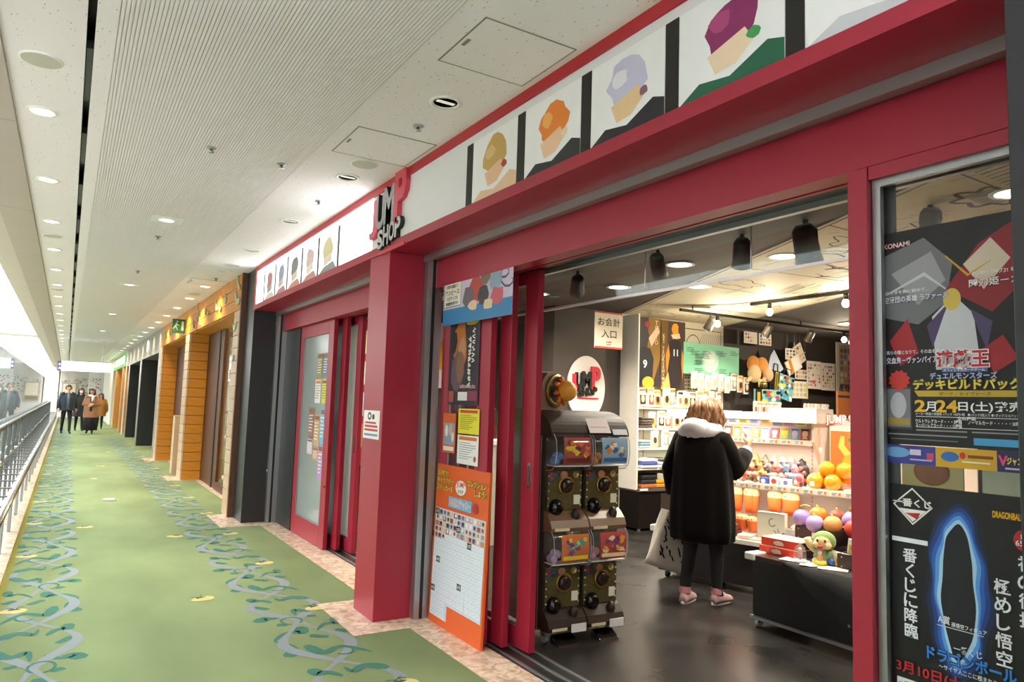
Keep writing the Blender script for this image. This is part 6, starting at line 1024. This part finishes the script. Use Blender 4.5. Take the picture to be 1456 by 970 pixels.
def hairmesh(b, c, s, m, length, vol=1.0, fringe=.25, sd=0):
    """hair cap hanging down to `length` below the head centre; open at the face (-y)"""
    n = 40; rings = []
    for i in range(17):
        if i < 9: q0 = i/8*math.pi/2; zc = c[2]+s*.57*math.cos(q0); r = max(.02, math.sin(q0)); v = i/16
        else: v = i/16; q1 = (i-8)/8; zc = c[2]-length*q1; r = 1.0+.05*math.sin(q1*3)-.12*q1
        ring = []
        for j in range(n):
            a = 2*math.pi*j/n; front = max(0, -math.sin(a))
            rx, ry = s*.45*vol*r, s*.50*vol*r
            w_ = 1+.035*math.sin(9*a+3*v+sd)+.03*math.sin(5*a-7*v+sd*2)
            x, y, z = c[0]+rx*w_*math.cos(a), c[1]+ry*w_*math.sin(a)+s*.03, zc
            if z < c[2]+s*fringe and front > .5: y = c[1]-s*.02; x = c[0]+(x-c[0])*.72
            ring.append((x, y, z))
        rings.append(ring)
    b.loft(rings, m, True, True)
def far_person(label, loc, rz, H, skin='#dcab8c', hair='#1d1614', hairlen=.02, top='#20242c', inner='#5c6a6e', legs='#15151a', shoes='#1b1b1d', coat=.42, scarf=None, stride=.1, mask=False, skirt=None, arms='side', coat_open=True, bag=None):
    t = thing('person', label, 'person', loc, rz); h = H; sk = mat(skin, .55); tm = mat(top, .8, sheen=.2); lm = mat(legs, .8)
    J = {'pelvis': ((0, 0, .53*h), (.085*h, .06*h)), 'spine': ((0, 0, .63*h), (.08*h, .055*h)), 'chest': ((0, 0, .74*h), (.09*h, .06*h)), 'neck': ((0, .005, .83*h), .032*h), 'skull': ((0, -.005, .90*h), .035*h)}
    E_ = [('pelvis', 'spine'), ('spine', 'chest'), ('chest', 'neck'), ('neck', 'skull')]; hands = []
    for sgn, n in ((-1, 'r'), (1, 'l')):
        f = -stride*sgn*h
        J.update({'hip'+n: ((sgn*.05*h, 0, .49*h), .055*h), 'knee'+n: ((sgn*.055*h, f*.45-.01*h, .275*h), .036*h), 'ankle'+n: ((sgn*.055*h, f+.01*h, .05*h), .024*h), 'toe'+n: ((sgn*.06*h, f-.08*h, .022*h), .022*h)})
        E_ += [('pelvis', 'hip'+n), ('hip'+n, 'knee'+n), ('knee'+n, 'ankle'+n), ('ankle'+n, 'toe'+n)]
        el = (sgn*.145*h, .02*h, .64*h); wr = (sgn*.16*h, -.03*h-.4*f, .51*h) if arms == 'side' else (sgn*.02*h, -.11*h, (.62 if sgn > 0 else .645)*h)
        J.update({'sh'+n: ((sgn*.10*h, 0, .80*h), .038*h), 'el'+n: (el, .027*h), 'wr'+n: (wr, .019*h)}); E_ += [('chest', 'sh'+n), ('sh'+n, 'el'+n), ('el'+n, 'wr'+n)]; hands.append((sgn, el, wr))
    vs, fs = skin_mesh('body', J, E_); b = B()
    def which(z, x): return lm if z < .5*h else sk
    groups = {}
    for f in fs:
        zc = sum(vs[i].z for i in f)/len(f); xc = abs(sum(vs[i].x for i in f)/len(f)); m = mat(shoes, .5) if zc < .045*h else lm if zc < .52*h and xc < .13*h else tm if zc < .832*h else sk; groups.setdefault(m, []).append(f)
    first = True; o0 = len(b.v); b.v += [tuple(v) for v in vs]
    for m, fl in groups.items():
        k = b.mi(m)
        for f in fl: b.f.append([o0+i for i in f]); b.m.append(k); b.sm.append(True)
    hs_ = .128*h; hc = (0, -.012*h, .925*h); head(b, hc, hs_, sk)
    for sgn, el, wr in hands: d = Vector(wr)-Vector(el); hand(b, wr, d, (-sgn, 0, 0) if arms == 'side' else (0, 1, 0), .10*h, sk, .6, sgn)
    b.obj('body', t); face(t, hc, hs_)
    # coat or jacket
    b = B(); z0 = coat*h; R_ = []
    for i in range(11):
        v = i/10; z = .825*h-(.825*h-z0)*v; rx = (.045+.085*min(1, v*5))*h*(1+.10*v); ry = (.045+.04*min(1, v*4))*h*(1+.25*v); R_.append(ringpts(0, .004, z, rx, ry, 28, .03*v, 6, i*.2))
    b.loft(R_, tm, False, False)
    for sgn, el, wr in hands: s_ = (sgn*.09*h, .0, .805*h); W = Vector(el)+(Vector(wr)-Vector(el))*.95; b.tube([(sgn*.06*h, 0, .81*h), s_, el, W], [.045*h, .052*h, .042*h, .034*h], tm, 12)
    b.obj('coat', t)
    if inner and coat_open: q = B(); q.loft([ringpts(0, -.012*h, .82*h, .035*h, .04*h, 16), ringpts(0, -.03*h, .74*h, .05*h, .065*h, 16), ringpts(0, -.036*h, .5*h if coat < .5 else coat*h+.01, .045*h, .072*h, 16)], mat(inner, .8), True, True); q.obj('shirt', t)
    if skirt: q = B(); q.loft([ringpts(0, 0, .55*h, .085*h, .065*h, 32), ringpts(0, 0, .35*h, .11*h, .10*h, 32, .05, 8), ringpts(0, 0, .08*h, .14*h, .13*h, 32, .09, 8, .5)], mat(skirt, .85), True, True); q.obj('skirt', t)
    if scarf: q = B(); q.tube([(.055*h*math.cos(a), .055*h*math.sin(a)-.01*h, .825*h+.012*h*math.sin(2*a)) for a in [2*math.pi*i/16 for i in range(17)]], .026*h, mat(scarf, .9), 10); q.tube([(.02*h, -.07*h, .82*h), (.025*h, -.085*h, .76*h), (.02*h, -.09*h, .70*h)], [.025*h, .03*h, .026*h], mat(scarf, .9), 8); q.obj('scarf', t)
    q = B(); hairmesh(q, hc, hs_, mat(hair, .5), hairlen*h, 1.02 if hairlen < .05 else 1.12, .2, hash(label) % 7); q.obj('hair', t)
    if mask: q = B(); q.ball((hc[0], hc[1]-hs_*.30, hc[2]-hs_*.2), (hs_*.27, hs_*.18, hs_*.2), mat('#eeeeee', .8), 14, 8); q.obj('face_mask', t)
    if bag: q = B(); q.ball((-.15*h, -.02, .43*h), (.03*h, .06*h, .07*h), mat(bag, .6)); q.tube([(-.15*h, -.02, .47*h), (-.15*h, -.02, .52*h)], .008*h, mat(bag, .6), 6); q.obj('handbag', t)
    return t
far_person('man in a dark jacket and open grey shirt walking towards the viewer in the corridor', (.05, 30.3, 0), .15, 1.77, top='#1c2230', inner='#5d6c72', coat=.47, hairlen=.03)
far_person('woman in a tan coat, pale scarf and long black skirt laughing in the corridor', (.80, 30.4, 0), -.1, 1.66, top='#9a6a48', inner='#4a3a36', coat=.36, scarf='#d8cfd2', skirt='#1b1719', hairlen=.26, hair='#2a1d1a', arms='fold', coat_open=True)
far_person('person in black with a face mask walking behind the man in the dark jacket', (.48, 32.6, 0), .1, 1.68, top='#17171a', inner=None, coat=.33, hairlen=.2, mask=True)
far_person('young person in a short mustard coat behind the woman in the tan coat', (1.24, 34.4, 0), -.1, 1.50, top='#a8702e', inner=None, coat=.36, hairlen=.12, hair='#3a261c', stride=.05)

# -------------------------------- shopper at the gondola
WR = math.atan2(.97, -.22); WL = (4.30, 4.05, 0)
wm = thing('person', 'shopper with brown hair in a long black coat and white hood at the shelves', 'person', WL, WR)
PANT, COATM, HOOD = mat('#191b1f', .8), mat('#0c0a0a', .95, sheen=.05, var=.3, scale=6, spec=.12), mat('#e3dfe4', .9, sheen=.2)
J = {'pelvis': ((0, 0, .84), (.14, .10)), 'spine': ((0, .0, 1.0), (.13, .09)), 'chest': ((0, -.01, 1.18), (.14, .09)), 'neck': ((0, -.03, 1.36), .05), 'skull': ((0, -.06, 1.46), .055)}
E_ = [('pelvis', 'spine'), ('spine', 'chest'), ('chest', 'neck'), ('neck', 'skull')]
for sgn, n, fx, fy in ((-1, 'r', -.10, -.10), (1, 'l', .09, .06)):
    J.update({'hip'+n: ((sgn*.085, 0, .78), .09), 'knee'+n: ((fx*.95, fy*.5-.02, .45), .062), 'ankle'+n: ((fx, fy+.03, .09), .042), 'toe'+n: ((fx*1.1, fy-.07, .03), .018)})
    E_ += [('pelvis', 'hip'+n), ('hip'+n, 'knee'+n), ('knee'+n, 'ankle'+n), ('ankle'+n, 'toe'+n)]
ARM = {'r': ((-.165, -.01, 1.27), (-.225, -.13, 1.04), (-.20, -.37, 1.21)), 'l': ((.17, 0, 1.27), (.25, .04, 1.02), (.26, -.02, .80))}
for n, (a, e, w_) in ARM.items():
    J.update({'sh'+n: (a, .06), 'el'+n: (e, .045), 'wr'+n: (w_, .03)}); E_ += [('chest', 'sh'+n), ('sh'+n, 'el'+n), ('el'+n, 'wr'+n)]
vs, fs = skin_mesh('body', J, E_); b = B(); b.v += [tuple(v) for v in vs]
for f in fs:
    zc = sum(vs[i].z for i in f)/len(f); xc = sum(vs[i].x for i in f)/len(f); m = SKIN if zc > 1.34 else COATM if zc > .6 else PANT; k = b.mi(m); b.f.append(list(f)); b.m.append(k); b.sm.append(True)
hc = (0, -.075, 1.49); hsz = .215; head(b, hc, hsz, SKIN)
hand(b, ARM['r'][2], (.15, -.45, .9), (.8, .1, -.1), .185, SKIN, .6, -1); hand(b, ARM['l'][2], (0, -.1, -1), (-1, 0, 0), .16, SKIN, 1.0, 1); b.obj('body', wm); face(wm, hc, hsz)
# coat: boxy cocoon with soft vertical folds
b = B(); R_ = []
for z, rx, ry, fo, cy in ((1.375, .07, .07, 0, -.03), (1.35, .14, .10, 0, -.015), (1.31, .195, .13, .005, 0), (1.24, .222, .15, .012, .005), (1.12, .235, .165, .018, .005), (.98, .245, .18, .025, .0), (.84, .255, .19, .032, 0), (.70, .262, .198, .04, 0), (.58, .262, .2, .045, 0), (.50, .255, .195, .05, 0), (.49, .235, .18, .05, 0)):
    R_.append(ringpts(0, cy, z, rx, ry, 56, fo, 9, z*1.5))
b.loft(R_, COATM, True, True)
for n, (a, e, w_) in ARM.items():
    A, E2, W = Vector(a), Vector(e), Vector(w_); end = E2+(W-E2)*(.70 if n == 'r' else .88); inn = Vector((a[0]*.55, a[1], a[2]+.02))
    b.tube([inn, A+Vector((0, 0, .0)), A+(E2-A)*.5, E2, E2+(end-E2)*.5, end], [.07, .082, .084, .080, .072, .066], COATM, 16)
b.obj('coat', wm)
q = B(); W = Vector(ARM['r'][2]); E2 = Vector(ARM['r'][1]); q.tube([E2+(W-E2)*.62, E2+(W-E2)*.93], [.046, .036], HOOD, 12); q.obj('white_cuff', wm)
# hood lying on the shoulders
b = B(); n = 36; V = []
for i in range(n+1):
    a = 2*math.pi*i/n; back = max(0, math.sin(a)); r = .115+.03*back; V.append((r*1.05*math.cos(a), -.03+r*.95*math.sin(a)+.015*back, 1.365-.03*abs(math.cos(a))+.012*math.sin(5*a)))
b.tube(V, [.045+.022*max(0, math.sin(2*math.pi*i/n))+.006*math.sin(i*1.9) for i in range(n+1)], HOOD, 14)
b.ball((0, .085, 1.345), (.15, .085, .085), HOOD, 22, 12, None, lambda d: 1+.06*math.sin(7*d.x*2+3*d.z)); b.obj('hood', wm)
HAIR = wood_mat('brown_hair', '#5a3a24', '#8a6038', .45, (30, 30, 3))
b = B(); hairmesh(b, hc, hsz, HAIR, .13, 1.16, .2, 2); rr = random.Random(6)
for k in range(46):
    a = rr.uniform(-.25, math.pi+.25); r = .112*rr.uniform(.92, 1.15); x, y = r*math.cos(a), r*1.05*math.sin(a)-.065; pts = [(x*.8, y*.9-.005, 1.565)]; zz = 1.54
    for j in range(5): zz -= .038; pts.append((x*(1.0+.06*j)+.012*math.sin(j*1.7+k), y*(1.0)+.012*math.cos(j*1.4+k)+.006*j, zz))
    b.tube(pts, [.012, .016, .017, .015, .012, .005], HAIR, 6)
b.obj('hair', wm)
for sgn, fx, fy in ((-1, -.10, -.10), (1, .09, .06)):
    s = thing('x', None); COL.objects.unlink(s); bpy.data.objects.remove(s)
    T = Matrix.Translation((fx, fy, 0)) @ Matrix.Rotation(sgn*-.0 + (-.12 if sgn < 0 else .18), 4, 'Z'); b = B(); PK = mat('#d9b4ae', .7)
    def fr(y, w_, h_): return [(w_*math.cos(a), y, .022+max(-.0, h_*math.sin(a)) if math.sin(a) > 0 else .022) for a in [2*math.pi*i/18 for i in range(18)]]
    b.loft([fr(.085, .028, .06), fr(.06, .036, .085), fr(.02, .04, .095), (fr(-.03, .042, .07)), fr(-.09, .044, .05), fr(-.135, .036, .035), fr(-.155, .016, .02)], PK, True, True, True, T); so = b.obj('sneaker', wm)
    q = B(); q.loft([[(x*s_, y*s_, z) for x, y in [(.045*math.cos(a)*(1 if math.sin(a) < 0 else .9), -.035+.125*math.sin(a)) for a in [2*math.pi*i/24 for i in range(24)]]] for s_, z in ((.98, 0), (1.02, .012), (.98, .028))], mat('#ece8e6', .6), True, True, True, T); q.obj('sole', so)
    q = B()
    for k in range(4): q.tube([(-.02, -.03-.02*k, .098-.012*k), (.02, -.035-.02*k, .098-.012*k)], .004, mat('#a9b0d8', .7), 6, True, T)
    q.tube([(.015, -.03, .10), (.045, -.045, .07), (.05, -.06, .05)], .004, mat('#a9b0d8', .7), 6, True, T); q.obj('laces', so)
    q = B(); q.cyl(T @ Vector((0, .035, .085)), T @ Vector((0, .03, .13)), .043, mat('#d98f9a', .8), 14); q.obj('sock', wm)
# item in her hand and her tote bag
MW = Matrix.Translation(WL) @ Matrix.Rotation(WR, 4, 'Z')
p = MW @ Vector((-.16, -.45, 1.27)); q = B(); q.box(-.03, -.004, 0, .03, .004, .08, P('#f0d9d6')); q.box(-.024, -.006, .02, .024, -.004, .06, P('#d98a94')); q.obj('small_packet', None, p, WR+.4, label='small pink packet held up in the hand of the shopper', cat='packet')
tb = thing('tote_bag', 'white canvas tote bag with black ink print hanging from the hand of the shopper', 'bag', MW @ Vector((.30, .0, .20)), WR+math.radians(50))
tb.rotation_euler = (math.radians(8), math.radians(-16), WR+math.radians(50)); CV = mat('#d6d0c2', .9, var=.06)
b = B(); Rg = []
for i in range(11):
    v = i/10; z = .46*(1-v)+.0; w_ = .17+.03*v; d_ = .02+.055*math.sin(math.pi*min(1, v*.75)); Rg.append([(w_*(1 if abs(c) < 1 else 1)*math.copysign(abs(c)**.5, c)+.006*math.sin(7*v+k), d_*math.copysign(abs(s)**.7, s)+.008*math.sin(4*c+6*v), z) for k, (c, s) in enumerate([(math.cos(2*math.pi*j/32), math.sin(2*math.pi*j/32)) for j in range(32)])])
b.loft(Rg, CV, False, True); b.obj('bag_body', tb)
q = B(); 
for dy in (-.025, .025): q.tube([(-.09, dy, .45), (-.06, dy*.6, .54), (0, 0, .585), (.06, dy*.6, .54), (.09, dy, .45)], .011, CV, 8, flat=.5)
q.obj('handle', tb)
q = B(); rr = random.Random(44)
for sgn in (-1, 1):
    for k in range(34):
        x0, z0 = rr.uniform(-.12, .12), rr.uniform(.08, .36); l = rr.uniform(.015, .06); a = 1.1+rr.uniform(-.3, .3)
        y = sgn*.086; q.add([(x0, y, z0), (x0+l*math.cos(a), y, z0+l*math.sin(a)), (x0+l*math.cos(a)+.012, y, z0+l*math.sin(a)-.004), (x0+.01, y, z0-.006)], [(0, 1, 2, 3)], INK)
q.obj('ink_print', tb, kind='stuff')
# cashier behind the desk
cs = thing('person', 'cashier with short dark hair behind the cash desk', 'person', (4.52, 7.9, 0), .5); h = 1.58
J = {'pelvis': ((0, 0, .84), (.13, .1)), 'spine': ((0, 0, 1.0), (.12, .09)), 'chest': ((0, 0, 1.16), (.13, .09)), 'neck': ((0, 0, 1.31), .05), 'skull': ((0, -.02, 1.40), .055)}; E_ = [('pelvis', 'spine'), ('spine', 'chest'), ('chest', 'neck'), ('neck', 'skull')]
for sgn, n in ((-1, 'r'), (1, 'l')):
    J.update({'hip'+n: ((sgn*.08, 0, .78), .085), 'knee'+n: ((sgn*.085, -.02, .45), .06), 'ankle'+n: ((sgn*.085, .02, .08), .04), 'toe'+n: ((sgn*.09, -.12, .035), .034), 'sh'+n: ((sgn*.16, 0, 1.25), .06), 'el'+n: ((sgn*.21, -.02, 1.0), .044), 'wr'+n: ((sgn*.15, -.22, .98), .03)})
    E_ += [('pelvis', 'hip'+n), ('hip'+n, 'knee'+n), ('knee'+n, 'ankle'+n), ('ankle'+n, 'toe'+n), ('chest', 'sh'+n), ('sh'+n, 'el'+n), ('el'+n, 'wr'+n)]
vs, fs = skin_mesh('body', J, E_); b = B(); b.v += [tuple(v) for v in vs]
for f in fs:
    zc = sum(vs[i].z for i in f)/len(f); m = PANT if zc < .82 else mat('#8a2230', .8) if zc < 1.27 and zc > .82 else SKIN; k = b.mi(m); b.f.append(list(f)); b.m.append(k); b.sm.append(True)
hc2 = (0, -.03, 1.455); head(b, hc2, .21, SKIN)
for sgn in (-1, 1): hand(b, (sgn*.15, -.22, .98), (-.2*sgn, -1, 0), (0, 0, -1), .16, SKIN, .5, sgn)
b.obj('body', cs); face(cs, hc2, .21); b = B(); hairmesh(b, hc2, .21, mat('#241a17', .5), .04, 1.02, .2, 4); b.obj('hair', cs)
